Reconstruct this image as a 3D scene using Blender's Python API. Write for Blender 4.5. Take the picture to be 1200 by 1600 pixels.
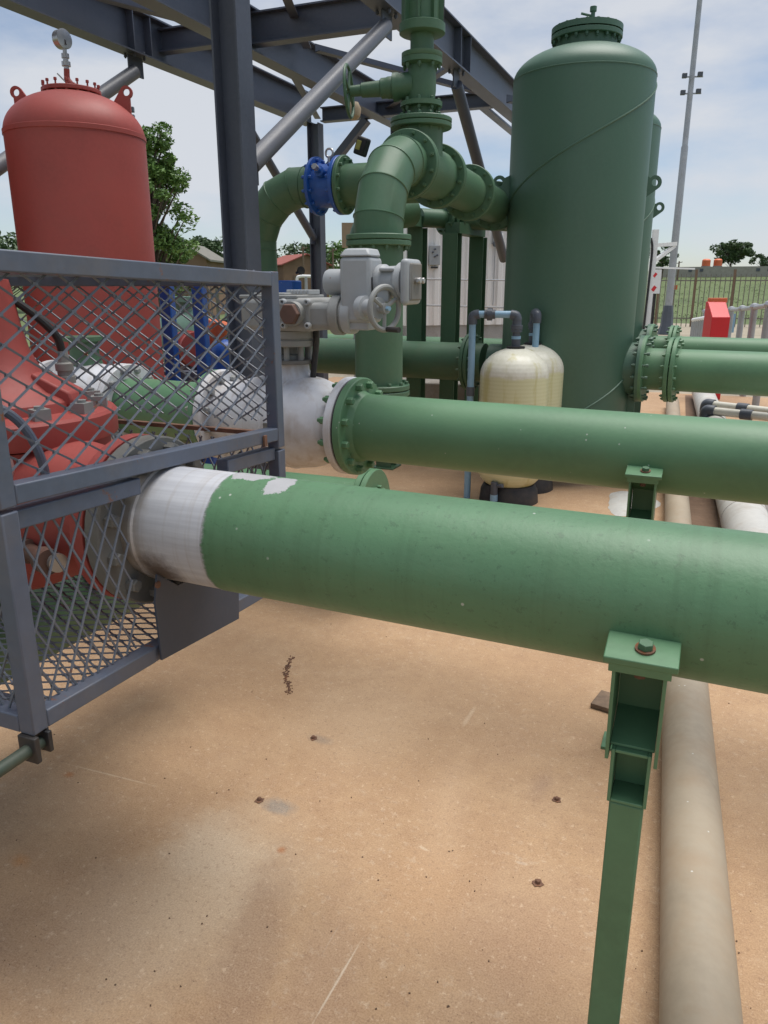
import bpy, math, random
from mathutils import Vector as V, Matrix, Quaternion
R = math.radians
random.seed(7)
sc = bpy.context.scene
for o in list(bpy.data.objects): bpy.data.objects.remove(o)
COL = sc.collection

# ---------------------------------------------------------------- camera, sky, sun, exposure
FPX, PITCH, YAW, CAMH = 1190.0, R(16.48), R(22.5), 1.65
cd = bpy.data.cameras.new('camera'); cam = bpy.data.objects.new('camera', cd); COL.objects.link(cam)
cd.sensor_fit = 'VERTICAL'; cd.sensor_height = 24.0; cd.lens = 24.0 * FPX / 1600.0
cd.clip_start = 0.05; cd.clip_end = 3000
cam.location = (0, 0, CAMH); cam.rotation_euler = (R(90) - PITCH, 0, YAW)
sc.camera = cam
sc.render.resolution_x = 768; sc.render.resolution_y = 1024

SUN_EL, SUN_AZ = R(76), R(40)          # azimuth measured from +Y towards +X
w = bpy.data.worlds.new('World'); sc.world = w; w.use_nodes = True
nt = w.node_tree; nt.nodes.clear()
out = nt.nodes.new('ShaderNodeOutputWorld'); bg = nt.nodes.new('ShaderNodeBackground')
sky = nt.nodes.new('ShaderNodeTexSky'); sky.sky_type = 'NISHITA'; sky.sun_disc = False
sky.sun_elevation = SUN_EL; sky.sun_rotation = SUN_AZ; sky.air_density = 1.0; sky.dust_density = 1.5; sky.altitude = 1200
tc = nt.nodes.new('ShaderNodeTexCoord'); mp = nt.nodes.new('ShaderNodeMapping')
mp.inputs['Scale'].default_value = (1.0, 1.0, 2.6); mp.inputs['Location'].default_value = (0.35, 0.1, 0.0)
nz = nt.nodes.new('ShaderNodeTexNoise'); nz.inputs['Scale'].default_value = 2.1; nz.inputs['Detail'].default_value = 7; nz.inputs['Roughness'].default_value = 0.55
rp = nt.nodes.new('ShaderNodeValToRGB'); rp.color_ramp.elements[0].position = 0.40; rp.color_ramp.elements[1].position = 0.60
rp.color_ramp.elements[0].color = (0.05, 0.05, 0.05, 1); rp.color_ramp.elements[1].color = (0.96, 0.96, 0.96, 1)
mx = nt.nodes.new('ShaderNodeMix'); mx.data_type = 'RGBA'
mx.inputs[7].default_value = (5.7, 5.95, 6.4, 1)
nt.links.new(tc.outputs['Generated'], mp.inputs[0]); nt.links.new(mp.outputs[0], nz.inputs['Vector'])
nt.links.new(nz.outputs['Fac'], rp.inputs[0]); nt.links.new(rp.outputs[0], mx.inputs[0])
nt.links.new(sky.outputs[0], mx.inputs[6]); nt.links.new(mx.outputs[2], bg.inputs[0]); nt.links.new(bg.outputs[0], out.inputs[0])
bg.inputs[1].default_value = 0.078
sd = bpy.data.lights.new('sun', 'SUN'); sun = bpy.data.objects.new('sun', sd); COL.objects.link(sun)
sd.energy = 2.6; sd.angle = R(46); sd.color = (1.0, 0.965, 0.91)
sdir = V((math.sin(SUN_AZ) * math.cos(SUN_EL), math.cos(SUN_AZ) * math.cos(SUN_EL), math.sin(SUN_EL)))
sun.rotation_euler = (-sdir).to_track_quat('-Z', 'Y').to_euler(); sun.location = (0, 0, 30)
vs = sc.view_settings; vs.view_transform = 'Standard'; vs.look = 'None'; vs.exposure = 0.60; vs.gamma = 1; vs.use_curve_mapping = False

sc.cycles.max_bounces = 4; sc.cycles.diffuse_bounces = 2; sc.cycles.glossy_bounces = 2

# ---------------------------------------------------------------- geometry helpers
_fw = V((-math.sin(YAW) * math.cos(PITCH), math.cos(YAW) * math.cos(PITCH), -math.sin(PITCH)))
_rt = V((math.cos(YAW), math.sin(YAW), 0)); _up = _rt.cross(_fw); _hd = V((-math.sin(YAW), math.cos(YAW), 0))
def at(x, y, D):
    "point of the surveyed site at horizontal distance D on the sight line x, y of the 1200 x 1600 survey picture"
    d = _fw * FPX + _rt * (x - 600) - _up * (y - 800)
    return V((0, 0, CAMH)) + d * (D / d.dot(_hd))
def onz(x, y, z):
    d = _fw * FPX + _rt * (x - 600) - _up * (y - 800)
    return V((0, 0, CAMH)) + d * ((z - CAMH) / d.z)
def basis(ax):
    ax = ax.normalized(); t = V((0, 0, 1)) if abs(ax.z) < .9 else V((1, 0, 0))
    a = t.cross(ax).normalized(); return a, ax.cross(a), ax

class MB:
    def __init__(s): s.v = []; s.f = []; s.m = []
    def add(s, vs_, fs):
        n = len(s.v); s.v += [V(p) for p in vs_]; s.f += [tuple(i + n for i in f) for f in fs]; return s
    def box(s, c, size, rz=0, M=None):
        c = V(c); x, y, z = [k / 2 for k in size]
        if M is None: M = Matrix.Rotation(rz, 3, 'Z')
        P = [c + M @ V((a * x, b * y, d * z)) for a in (-1, 1) for b in (-1, 1) for d in (-1, 1)]
        return s.add(P, [(0, 1, 3, 2), (4, 6, 7, 5), (0, 4, 5, 1), (2, 3, 7, 6), (0, 2, 6, 4), (1, 5, 7, 3)])
    def bar(s, a, b, w_, h_, up=(0, 0, 1)):
        a, b = V(a), V(b); d = (b - a); L = d.length; d.normalize(); u = V(up)
        x = d.cross(u).normalized() if d.cross(u).length > 1e-4 else V((1, 0, 0)); y = x.cross(d)
        M = Matrix((x, d, y)).transposed(); return s.box((a + b) / 2, (w_, L, h_), M=M)
    def lathe(s, o, ax, prof, n=32, cap=True):
        "prof = [(radius, height along axis)], an open profile; the ends are capped when their radius is not 0"
        o = V(o); a, b, c = basis(V(ax)); base = len(s.v); rings = []
        for (r, h) in prof:
            if r < 1e-5: rings.append([len(s.v)]); s.v.append(o + c * h)
            else:
                rings.append(list(range(len(s.v), len(s.v) + n)))
                for i in range(n):
                    t = 2 * math.pi * i / n; s.v.append(o + c * h + (a * math.cos(t) + b * math.sin(t)) * r)
        for A, B in zip(rings, rings[1:]):
            for i in range(n):
                j = (i + 1) % n
                if len(A) == 1 and len(B) == 1: continue
                if len(A) == 1: s.f.append((A[0], B[j], B[i]))
                elif len(B) == 1: s.f.append((A[i], A[j], B[0]))
                else: s.f.append((A[i], A[j], B[j], B[i]))
        if cap:
            if len(rings[0]) > 1: s.f.append(tuple(reversed(rings[0])))
            if len(rings[-1]) > 1: s.f.append(tuple(rings[-1]))
        return s
    def cyl(s, a, b, r, r2=None, n=24, cap=True):
        a, b = V(a), V(b); return s.lathe(a, b - a, [(r, 0), (r if r2 is None else r2, (b - a).length)], n, cap)
    def ring(s, o, ax, ro, ri, th, n=40):
        h = th / 2; e = min(.004, th * .15)
        return s.lathe(o, ax, [(ri, -h), (ro - e, -h), (ro, -h + e), (ro, h - e), (ro - e, h), (ri, h), (ri, -h)], n, False)
    def sweep(s, pts, r, n=24, cap=True):
        pts = [V(p) for p in pts]; d0 = (pts[1] - pts[0]).normalized(); a, b, c = basis(d0)
        ring = [pts[0] + (a * math.cos(2 * math.pi * i / n) + b * math.sin(2 * math.pi * i / n)) * r for i in range(n)]
        rings = [ring]
        for k in range(1, len(pts)):
            d = (pts[k] - pts[k - 1]).normalized()
            nn = (d + (pts[k + 1] - pts[k]).normalized()).normalized() if k < len(pts) - 1 else d
            ring = [p + d * ((pts[k] - p).dot(nn) / d.dot(nn)) for p in ring]; rings.append(ring)
        base = len(s.v)
        for q in rings: s.v += q
        for k in range(len(rings) - 1):
            for i in range(n):
                j = (i + 1) % n; s.f.append((base + k * n + i, base + k * n + j, base + (k + 1) * n + j, base + (k + 1) * n + i))
        if cap: s.f.append(tuple(reversed(range(base, base + n)))); L = base + (len(rings) - 1) * n; s.f.append(tuple(range(L, L + n)))
        return s
    def prism(s, poly, d):
        "a flat polygon of 3-D points pushed along d"
        n = len(poly); d = V(d); P = [V(p) for p in poly] + [V(p) + d for p in poly]
        return s.add(P, [tuple(range(n)), tuple(reversed(range(n, 2 * n)))] + [(i, i + n, (i + 1) % n + n, (i + 1) % n) for i in range(n)])
    def ibeam(s, a, b, h, wd, tf=.014, tw=.010, up=(0, 0, 1)):
        a, b = V(a), V(b); d = (b - a).normalized(); u = V(up); x = d.cross(u).normalized(); y = x.cross(d)
        X = wd / 2; Y = h / 2; t = tw / 2
        pr = [(-X, -Y), (X, -Y), (X, -Y + tf), (t, -Y + tf), (t, Y - tf), (X, Y - tf), (X, Y), (-X, Y), (-X, Y - tf), (-t, Y - tf), (-t, -Y + tf), (-X, -Y + tf)]
        n = 12; P = [a + x * p + y * q for p, q in pr] + [b + x * p + y * q for p, q in pr]; n0 = len(s.v)
        s.v += P
        for i in range(n): s.f.append((n0 + i, n0 + (i + 1) % n, n0 + n + (i + 1) % n, n0 + n + i))
        for q in ((0, 1, 2, 11), (11, 2, 3, 10), (10, 3, 4, 9), (9, 4, 5, 8), (8, 5, 6, 7)):
            s.f.append(tuple(n0 + i for i in reversed(q))); s.f.append(tuple(n0 + n + i for i in q))
        return s
    def angle(s, a, b, w_, t=.008, up=(0, 0, 1)):
        a, b = V(a), V(b); d = (b - a).normalized(); x = d.cross(V(up)).normalized(); y = x.cross(d)
        poly = [a, a + x * w_, a + x * w_ + y * t, a + x * t + y * t, a + x * t + y * w_, a + y * w_]
        return s.prism(poly, b - a)

def mesh_of(name, mb, origin, sharp):
    me = bpy.data.meshes.new(name); o = V(origin)
    me.from_pydata([tuple(p - o) for p in mb.v], [], mb.f); me.validate()
    import bmesh
    bm = bmesh.new(); bm.from_mesh(me); bmesh.ops.recalc_face_normals(bm, faces=bm.faces); bm.to_mesh(me); bm.free()
    if sharp:
        me.polygons.foreach_set('use_smooth', [True] * len(me.polygons)); me.set_sharp_from_angle(angle=R(sharp))
    return me

class T:
    def __init__(s, name, label, cat, loc=(0, 0, 0), group=None):
        s.o = bpy.data.objects.new(name, None); COL.objects.link(s.o); s.o.location = loc; s.loc = V(loc); s.o.empty_display_size = .1
        s.o['label'] = label; s.o['category'] = cat
        if group: s.o['group'] = group
    def part(s, name, mb, mat, parent=None, label=None, bevel=0, sharp=35, kind=None, seg=2):
        me = mesh_of(name, mb, s.loc, sharp); me.materials.append(mat)
        o = bpy.data.objects.new(name, me); COL.objects.link(o); o.parent = parent or s.o
        if label: o['label'] = label
        if kind: o['kind'] = kind
        if bevel:
            m = o.modifiers.new('bevel', 'BEVEL'); m.width = bevel; m.segments = seg; m.limit_method = 'ANGLE'; m.angle_limit = R(40)
        return o
    def put(s, name, me, loc, quat, parent=None):
        o = bpy.data.objects.new(name, me); COL.objects.link(o); o.parent = parent or s.o
        o.location = V(loc) - s.loc; o.rotation_mode = 'QUATERNION'; o.rotation_quaternion = quat; return o
def struct(name, mb, mat, kind='structure', sharp=0):
    me = mesh_of(name, mb, (0, 0, 0), sharp); me.materials.append(mat)
    o = bpy.data.objects.new(name, me); COL.objects.link(o); o['kind'] = kind; return o
def copy_tree(o, parent=None):
    c = o.copy(); COL.objects.link(c)
    if parent: c.parent = parent
    for ch in list(o.children): copy_tree(ch, c)
    return c

# ---------------------------------------------------------------- materials
def nmat(name):
    m = bpy.data.materials.new(name); m.use_nodes = True; n = m.node_tree; b = n.nodes['Principled BSDF']; return m, n, b
_nc = {}
def noise(n, vec, scale, detail=4, rough=.55, dist=0):
    detail = min(detail, 5); key = (n.as_pointer(), vec.as_pointer() if vec else 0, scale, detail, rough, dist)
    if key in _nc: return _nc[key]
    t = n.nodes.new('ShaderNodeTexNoise'); t.inputs['Scale'].default_value = scale; t.inputs['Detail'].default_value = detail
    t.inputs['Roughness'].default_value = rough; t.inputs['Distortion'].default_value = dist
    if vec: n.links.new(vec, t.inputs['Vector'])
    _nc[key] = t.outputs['Fac']; return t.outputs['Fac']
def ramp(n, src, p0, p1, c0=(0, 0, 0, 1), c1=(1, 1, 1, 1)):
    r = n.nodes.new('ShaderNodeValToRGB'); r.color_ramp.elements[0].position = p0; r.color_ramp.elements[1].position = p1
    r.color_ramp.elements[0].color = c0; r.color_ramp.elements[1].color = c1; n.links.new(src, r.inputs[0]); return r.outputs[0]
def mix(n, fac, a, b, mode='MIX'):
    m = n.nodes.new('ShaderNodeMix'); m.data_type = 'RGBA'; m.blend_type = mode
    for idx, v in ((0, fac), (6, a), (7, b)):
        if isinstance(v, (int, float)): m.inputs[idx].default_value = v
        elif isinstance(v, tuple): m.inputs[idx].default_value = v if len(v) == 4 else v + (1,)
        else: n.links.new(v, m.inputs[idx])
    return m.outputs[2]
def math_(n, op, a, b=None, c=None):
    m = n.nodes.new('ShaderNodeMath'); m.operation = op
    for i, v in enumerate((a, b, c)):
        if v is None: continue
        if isinstance(v, (int, float)): m.inputs[i].default_value = v
        else: n.links.new(v, m.inputs[i])
    return m.outputs[0]
def vecmap(n, vec, scale, loc=(0, 0, 0), rot=(0, 0, 0)):
    m = n.nodes.new('ShaderNodeMapping'); m.inputs['Scale'].default_value = scale; m.inputs['Location'].default_value = loc; m.inputs['Rotation'].default_value = rot
    n.links.new(vec, m.inputs[0]); return m.outputs[0]
def objco(n): return n.nodes.new('ShaderNodeTexCoord').outputs['Object']
def bump(n, b, src, strength, dist=.002):
    k = n.nodes.new('ShaderNodeBump'); k.inputs['Strength'].default_value = strength; k.inputs['Distance'].default_value = dist
    n.links.new(src, k.inputs['Height']); n.links.new(k.outputs[0], b.inputs['Normal'])
def dk(c, f): return tuple(k * f for k in c)
def paint(name, col, rough=.42, var=.14, sc1=2.5, rust=0, spot=0, orange=.25, dirt=0, dirtcol=(.20, .15, .10), metal=0, streak=0):
    m, n, b = nmat(name); co = objco(n)
    c = mix(n, ramp(n, noise(n, co, sc1, 3), .3, .7), dk(col, 1 - var), dk(col, 1 + var))
    c = mix(n, ramp(n, noise(n, co, 38, 2), .35, .7), c, mix(n, .5, c, dk(col, 1 + var * 1.2)))
    if streak:
        st = noise(n, vecmap(n, co, (26, 26, 1.2)), 1.0, 5)
        c = mix(n, math_(n, 'MULTIPLY', ramp(n, st, .5, .75), streak), c, dirtcol)
    if dirt:
        c = mix(n, math_(n, 'MULTIPLY', ramp(n, noise(n, co, 5.5, 8, .65), .46, .72), dirt), c, dirtcol)
    if rust:
        rm = ramp(n, noise(n, co, 14, 8, .7), .70 - rust * .12, .76 - rust * .12)
        c = mix(n, rm, c, mix(n, noise(n, co, 60), (.13, .045, .018), (.26, .10, .035)))
    if spot:
        vo = n.nodes.new('ShaderNodeTexVoronoi'); vo.inputs['Scale'].default_value = 26; n.links.new(co, vo.inputs['Vector'])
        lot = noise(n, co, 9, 2)
        sp = math_(n, 'MULTIPLY', ramp(n, vo.outputs['Distance'], .05 , .09, (1, 1, 1, 1), (0, 0, 0, 1)), ramp(n, lot, .55, .59))
        c = mix(n, math_(n, 'MULTIPLY', sp, spot), c, (.62, .62, .58))
    n.links.new(c, b.inputs['Base Color'])
    rr = n.nodes.new('ShaderNodeMapRange'); rr.inputs['To Min'].default_value = rough - .1; rr.inputs['To Max'].default_value = rough + .14
    n.links.new(noise(n, co, sc1, 3), rr.inputs['Value']); n.links.new(rr.outputs[0], b.inputs['Roughness'])
    b.inputs['Metallic'].default_value = metal
    bump(n, b, noise(n, co, 60, 1), orange, .0012)
    return m
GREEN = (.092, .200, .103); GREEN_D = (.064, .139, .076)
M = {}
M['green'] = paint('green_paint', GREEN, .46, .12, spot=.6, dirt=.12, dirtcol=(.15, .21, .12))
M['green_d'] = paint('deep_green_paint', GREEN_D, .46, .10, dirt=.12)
M['tankgreen'] = paint('vessel_green_paint', (.064, .135, .090), .46, .07, 1.2, dirt=.08, streak=.10, dirtcol=(.10, .15, .11))
M['red'] = paint('red_oxide_paint', (.36, .068, .057), .55, .10, dirt=.12, dirtcol=(.20, .09, .07))
M['steel'] = paint('blue_grey_steel_paint', (.074, .084, .113), .45, .16, rust=.12, dirt=.04)
M['steel_l'] = paint('pale_grey_tube_paint', (.13, .135, .155), .42, .12, rust=.35, dirt=.15)
M['cage'] = paint('cage_blue_grey_paint', (.090, .108, .148), .45, .16, rust=.55, dirt=.30)
M['plate'] = paint('dark_plate_paint', (.050, .060, .085), .5, .1, dirt=.1)
M['mesh'] = paint('cage_mesh_paint', (.125, .140, .170), .42, .2, rust=.5)
M['white'] = paint('silver_white_paint', (.60, .61, .64), .42, .08, dirt=.5, dirtcol=(.33, .25, .17), spot=.3, streak=.45)
M['grey'] = paint('actuator_grey_paint', (.36, .375, .385), .45, .09, dirt=.15, rust=.06)
M['grey_d'] = paint('gearbox_grey_paint', (.265, .27, .262), .55, .11, dirt=.28, dirtcol=(.22, .17, .11), rust=.2)
M['flange_grey'] = paint('bare_flange_grey', (.17, .165, .15), .6, .2, dirt=.5, rust=.5, spot=.4)
M['blue'] = paint('blue_epoxy', (.014, .085, .36), .35, .12, spot=.5, dirt=.08)
M['black'] = paint('black_rubber', (.016, .016, .018), .55, .2, dirt=.2)
M['rust'] = paint('rusted_steel', (.14, .07, .042), .8, .35, 20, rust=.9)
M['concrete'] = paint('grey_concrete', (.26, .235, .205), .85, .2, 3, dirt=.5, orange=.8, streak=.4)
M['buffpipe'] = paint('buff_dusty_pipe', (.325, .268, .195), .62, .12, 3, dirt=.45, dirtcol=(.33, .22, .13), spot=.9)
M['whitepipe'] = paint('old_white_pipe', (.50, .49, .46), .55, .1, 3, dirt=.5, dirtcol=(.33, .26, .19))
M['pvcblue'] = paint('pale_blue_pvc', (.235, .39, .52), .35, .08, 6)
M['pvcgrey'] = paint('dark_grey_pvc', (.075, .085, .105), .4, .12, 6)
M['pvcwhite'] = paint('cream_pvc', (.62, .60, .52), .4, .08, 6, dirt=.2)
M['galv'] = paint('galvanised_steel', (.36, .375, .39), .42, .12, 5, dirt=.2, metal=.35)
M['redbox'] = paint('bright_red_paint', (.62, .022, .030), .35, .06)
M['orange'] = paint('orange_paint', (.62, .14, .05), .5, .1)
M['whitewall'] = paint('white_cladding', (.80, .80, .79), .5, .05, 1.5, dirt=.06, dirtcol=(.50, .48, .45), streak=.15)
M['wood'] = paint('weathered_board', (.17, .115, .075), .8, .25, 20)
M['chrome'] = paint('gauge_steel', (.45, .44, .43), .3, .1, 20, metal=.8)
M['brass'] = paint('brown_nut', (.115, .062, .046), .6, .2, 20, rust=.4)
M['tan'] = paint('tan_cap', (.42, .33, .22), .6, .12)
M['rod'] = paint('dark_rod_paint', (.022, .045, .034), .5, .2, dirt=.3)
M['teal'] = paint('pale_green_enamel', (.20, .36, .28), .45, .1)

def ground_concrete():
    m, n, b = nmat('buff_concrete_floor'); co = objco(n)
    c = mix(n, ramp(n, noise(n, co, .9, 6, .6, .4), .32, .68), (.345, .208, .108), (.455, .292, .162))
    c = mix(n, math_(n, 'MULTIPLY', ramp(n, noise(n, co, 2.3, 8, .68, .6), .45, .75), .5), c, (.49, .348, .218))
    c = mix(n, math_(n, 'MULTIPLY', ramp(n, noise(n, co, 13, 5, .7), .42, .66), .42), c, (.29, .165, .09))
    c = mix(n, math_(n, 'MULTIPLY', ramp(n, noise(n, co, 1.6, 7, .62, .8), .54, .74), .35), c, (.30, .168, .094))
    def blob(px, py, rx, ry, rot, col, amt, edge=.55, nsc=5, nam=.55):
        nonlocal c
        p = onz(px, py, 0)
        v = vecmap(n, co, (1, 1, 1), (-p.x, -p.y, 0)); v = vecmap(n, vecmap(n, v, (1, 1, 1), (0, 0, 0), (0, 0, rot)), (1 / rx, 1 / ry, 0))
        l = n.nodes.new('ShaderNodeVectorMath'); l.operation = 'LENGTH'; n.links.new(v, l.inputs[0])
        d = math_(n, 'ADD', l.outputs['Value'], math_(n, 'MULTIPLY', math_(n, 'SUBTRACT', noise(n, co, 4.5 if nsc < 10 else 17, 5, .7), .5), nam * 2))
        c = mix(n, math_(n, 'MULTIPLY', ramp(n, d, 1 - edge, 1.0, (1, 1, 1, 1), (0, 0, 0, 1)), amt), c, col)
    blob(300, 1400, .34, .50, .2, (.485, .372, .255), .75, .7, 3)          # washed-out pale patch
    blob(330, 1330, .30, .16, .5, (.50, .40, .29), .6, .8, 4, .8)
    blob(640, 1420, .22, .30, .2, (.46, .275, .145), .5, .8, 4, .8)
    blob(880, 1120, .30, .22, .2, (.46, .285, .155), .5, .8, 4, .8)
    blob(560, 1130, .40, .36, .0, (.525, .365, .225), .6, .8, 3)
    blob(60, 1480, .34, .42, .2, (.31, .19, .115), .4, .9, 4, .7)
    blob(120, 1240, .30, .14, .3, (.330, .215, .130), .5, .9, 4, .7)
    blob(700, 1250, .10, .42, -.2, (.50, .34, .21), .5, .9, 4, .7)
    def scratch(x0, y0, x1, y1, wd, col, amt):     # a mark drawn between two points of the floor
        p, q = onz(x0, y0, 0), onz(x1, y1, 0); d = q - p
        blob((x0 + x1) / 2, (y0 + y1) / 2, d.length / 2, wd, -math.atan2(d.y, d.x), col, amt, .5, 20, .55)
    scratch(450, 1270, 330, 1720, .095, (.24, .145, .092), .48); scratch(540, 1380, 470, 1700, .12, (.330, .200, .120), .5)     # brown drip tracks
    scratch(570, 1460, 488, 1600, .0035, (.62, .52, .40), .8); scratch(90, 1190, 250, 1230, .004, (.60, .47, .33), .6); scratch(655, 1322, 670, 1330, .006, (.60, .47, .33), .7)
    scratch(720, 1140, 745, 1100, .012, (.56, .43, .30), .5); scratch(800, 1345, 830, 1352, .008, (.56, .45, .34), .6)
    blob(435, 1260, .075, .045, .1, (.20, .185, .165), .85, .5, 16, .6)    # grey patch at a stud
    blob(500, 1155, .07, .03, .1, (.20, .165, .135), .6, .6, 16, .6)
    blob(108, 1210, .028, .022, .1, (.36, .125, .030), .85, .8, 18, .5)    # rust spots
    blob(30, 1345, .05, .03, .1, (.42, .17, .035), .7, .9, 18, .7)
    blob(440, 1328, .018, .018, .1, (.34, .12, .035), .8, .8, 18, .5)
    blob(820, 1480, .30, .35, .1, (.300, .180, .112), .5, .8, 4)
    blob(845, 1230, .05, .12, .1, (.235, .140, .100), .5, .8, 7)
    # pale splashes and scratches
    sp = ramp(n, noise(n, co, 30, 5, .75), .57, .61); ar = ramp(n, noise(n, co, 2.0, 3), .45, .58)
    c = mix(n, math_(n, 'MULTIPLY', math_(n, 'MULTIPLY', sp, ar), .38), c, (.55, .43, .31))
    wv = noise(n, vecmap(n, co, (60, 1.6, 1), (0, 0, 0), (0, 0, .5)), 1.0, 3, .6); lot = ramp(n, noise(n, co, 1.7, 3), .56, .64)
    c = mix(n, math_(n, 'MULTIPLY', math_(n, 'MULTIPLY', ramp(n, wv, .70, .73), lot), .5), c, (.52, .44, .36))
    vo = n.nodes.new('ShaderNodeTexVoronoi'); vo.inputs['Scale'].default_value = 30; n.links.new(co, vo.inputs['Vector'])
    dots = math_(n, 'MULTIPLY', ramp(n, vo.outputs['Distance'], .05, .08, (1, 1, 1, 1), (0, 0, 0, 1)), ramp(n, noise(n, co, 11, 2), .66, .69))
    c = mix(n, math_(n, 'MULTIPLY', dots, .6), c, (.10, .065, .045))
    gr = ramp(n, noise(n, co, 210, 3, .7), .36, .64); c = mix(n, .22, c, mix(n, gr, (.17, .095, .05), (.74, .52, .33)), 'MIX')
    pk = ramp(n, noise(n, co, 62, 5, .8), .565, .61); c = mix(n, math_(n, 'MULTIPLY', pk, .42), c, (.22, .13, .08)); lt = ramp(n, noise(n, co, 47, 5, .8), .585, .63); c = mix(n, math_(n, 'MULTIPLY', lt, .40), c, (.66, .50, .35))
    n.links.new(c, b.inputs['Base Color']); b.inputs['Roughness'].default_value = .82
    bump(n, b, math_(n, 'ADD', noise(n, co, 160, 4, .6), math_(n, 'MULTIPLY', noise(n, co, 8, 5), 1.5)), .18, .003)
    return m
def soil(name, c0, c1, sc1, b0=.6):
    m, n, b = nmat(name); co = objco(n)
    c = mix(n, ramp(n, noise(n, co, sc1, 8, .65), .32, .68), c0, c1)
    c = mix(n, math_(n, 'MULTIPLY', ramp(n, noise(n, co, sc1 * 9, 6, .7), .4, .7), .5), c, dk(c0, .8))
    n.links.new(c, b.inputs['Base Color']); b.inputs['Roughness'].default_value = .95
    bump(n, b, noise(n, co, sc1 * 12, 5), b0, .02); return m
def leafmat(name, c0, c1):
    m, n, b = nmat(name); g = n.nodes.new('ShaderNodeNewGeometry')
    c = mix(n, g.outputs['Random Per Island'], c0, c1); n.links.new(c, b.inputs['Base Color']); b.inputs['Roughness'].default_value = .6
    return m
M['floor'] = ground_concrete(); M['plaster0'] = paint('grey_skirting', (.36, .36, .35), .7, .15, dirt=.3)
M['gravel'] = soil('pale_gravel', (.30, .255, .185), (.40, .35, .265), .8)
M['grass'] = soil('field_grass', (.085, .120, .040), (.135, .175, .062), .12)
M['dirt'] = soil('brown_soil_shade', (.11, .068, .042), (.20, .125, .080), 1.2)  # brown of the grit, and the painted shade of the floor pipe gap
M['leaf'] = leafmat('fresh_leaf', (.055, .125, .02), (.15, .26, .055)); M['leaf_d'] = leafmat('dark_leaf', (.045, .085, .030), (.09, .145, .055))
M['bark'] = paint('bark', (.10, .075, .055), .9, .3, 9, orange=.8)

# ---------------------------------------------------------------- bolts and flanges
_bolt = {}
def bolt_mesh(r, th, mat, stick):
    k = (round(r, 4), round(th, 3), mat.name, stick)
    if k not in _bolt:
        b = MB(); h = th / 2; q = r * .55
        b.lathe((0, 0, 0), (0, 0, 1), [(q, -h - r * (1.6 + stick)), (q, -h - r * 1.6), (r, -h - r * 1.6), (r, -h), (q, -h), (q, h), (r, h), (r, h + r * 1.4), (r * .8, h + r * 1.6)], 6)
        me = mesh_of('bolt', b, (0, 0, 0), 0); me.materials.append(mat); _bolt[k] = me
    return _bolt[k]
def flange(t, c, ax, ro, ri, th, nb, mat, bmat=None, br=.013, parent=None, rb=None, stick=.8, label=None, n=48, phase=0.5, bth=None, side=1):
    c = V(c); f = t.part('flange', MB().ring(c, ax, ro, ri, th, n), mat, parent, label)
    if nb:
        me = bolt_mesh(br, bth or th, bmat or mat, stick); a, b, z = basis(V(ax)); rb = rb or (ro + ri) / 2 + .004
        q = z.to_track_quat('Z', 'Y'); cb = c + z * (side * ((bth or th) - th) / 2)
        for i in range(nb):
            an = 2 * math.pi * (i + phase) / nb
            t.put('bolt', me, cb + (a * math.cos(an) + b * math.sin(an)) * rb, q, f)
    return f
def weld(mb, c, ax, r, wd=.006):
    return mb.lathe(c, ax, [(r - .004, -wd), (r + .0035, -wd * .4), (r + .0035, wd * .4), (r - .004, wd)], 48, False)

# ================================================================ THE SETTING
def hgt(x, y):
    D = -math.sin(YAW) * x + math.cos(YAW) * y; L = math.cos(YAW) * x + math.sin(YAW) * y
    if D < 42: return -.03
    k = min(1, (D - 42) / 110.0); k = k * k * (3 - 2 * k)
    s = max(0, min(1, (L / D + .35) / .7)); return -.03 + k * (1.5 + 2.9 * s) + (.25 * math.sin(x * .13) * math.sin(y * .11) if D > 55 else 0)
g = MB(); xs = [-900, -500, -300] + list(range(-200, 201, 8)) + [300, 500, 900]; ys = [-200, -60] + list(range(-20, 260, 7)) + [300, 400, 600, 1000, 1800]
g.v = [V((x, y, hgt(x, y))) for y in ys for x in xs]; nx = len(xs)
g.f = [(j * nx + i, j * nx + i + 1, (j + 1) * nx + i + 1, (j + 1) * nx + i) for j in range(len(ys) - 1) for i in range(nx - 1)]
struct('ground', g, M['grass'], sharp=60)
struct('gravel_yard', MB().add([(-14, 9, -.012), (16, 12, -.012), (16, 39.5, -.012), (-5, 39.5, -.012), (-9, 30, -.012)], [(0, 1, 2, 3, 4)]), M['gravel'])
struct('concrete_floor', MB().add([(-6.5, -4, 0), (5, -4, 0), (5, 13.2, 0), (-6.5, 13.2, 0)], [(0, 1, 2, 3)]), M['floor'])
struct('shaded_gap_strip', MB().add([(.06, 4.4, .004), (.27, 4.4, .004), (.00, 13, .004), (-.22, 13, .004)], [(3, 2, 1, 0)]), M['dirt'])  # dark soil sheet that also paints in the shade between the two floor pipes

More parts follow.
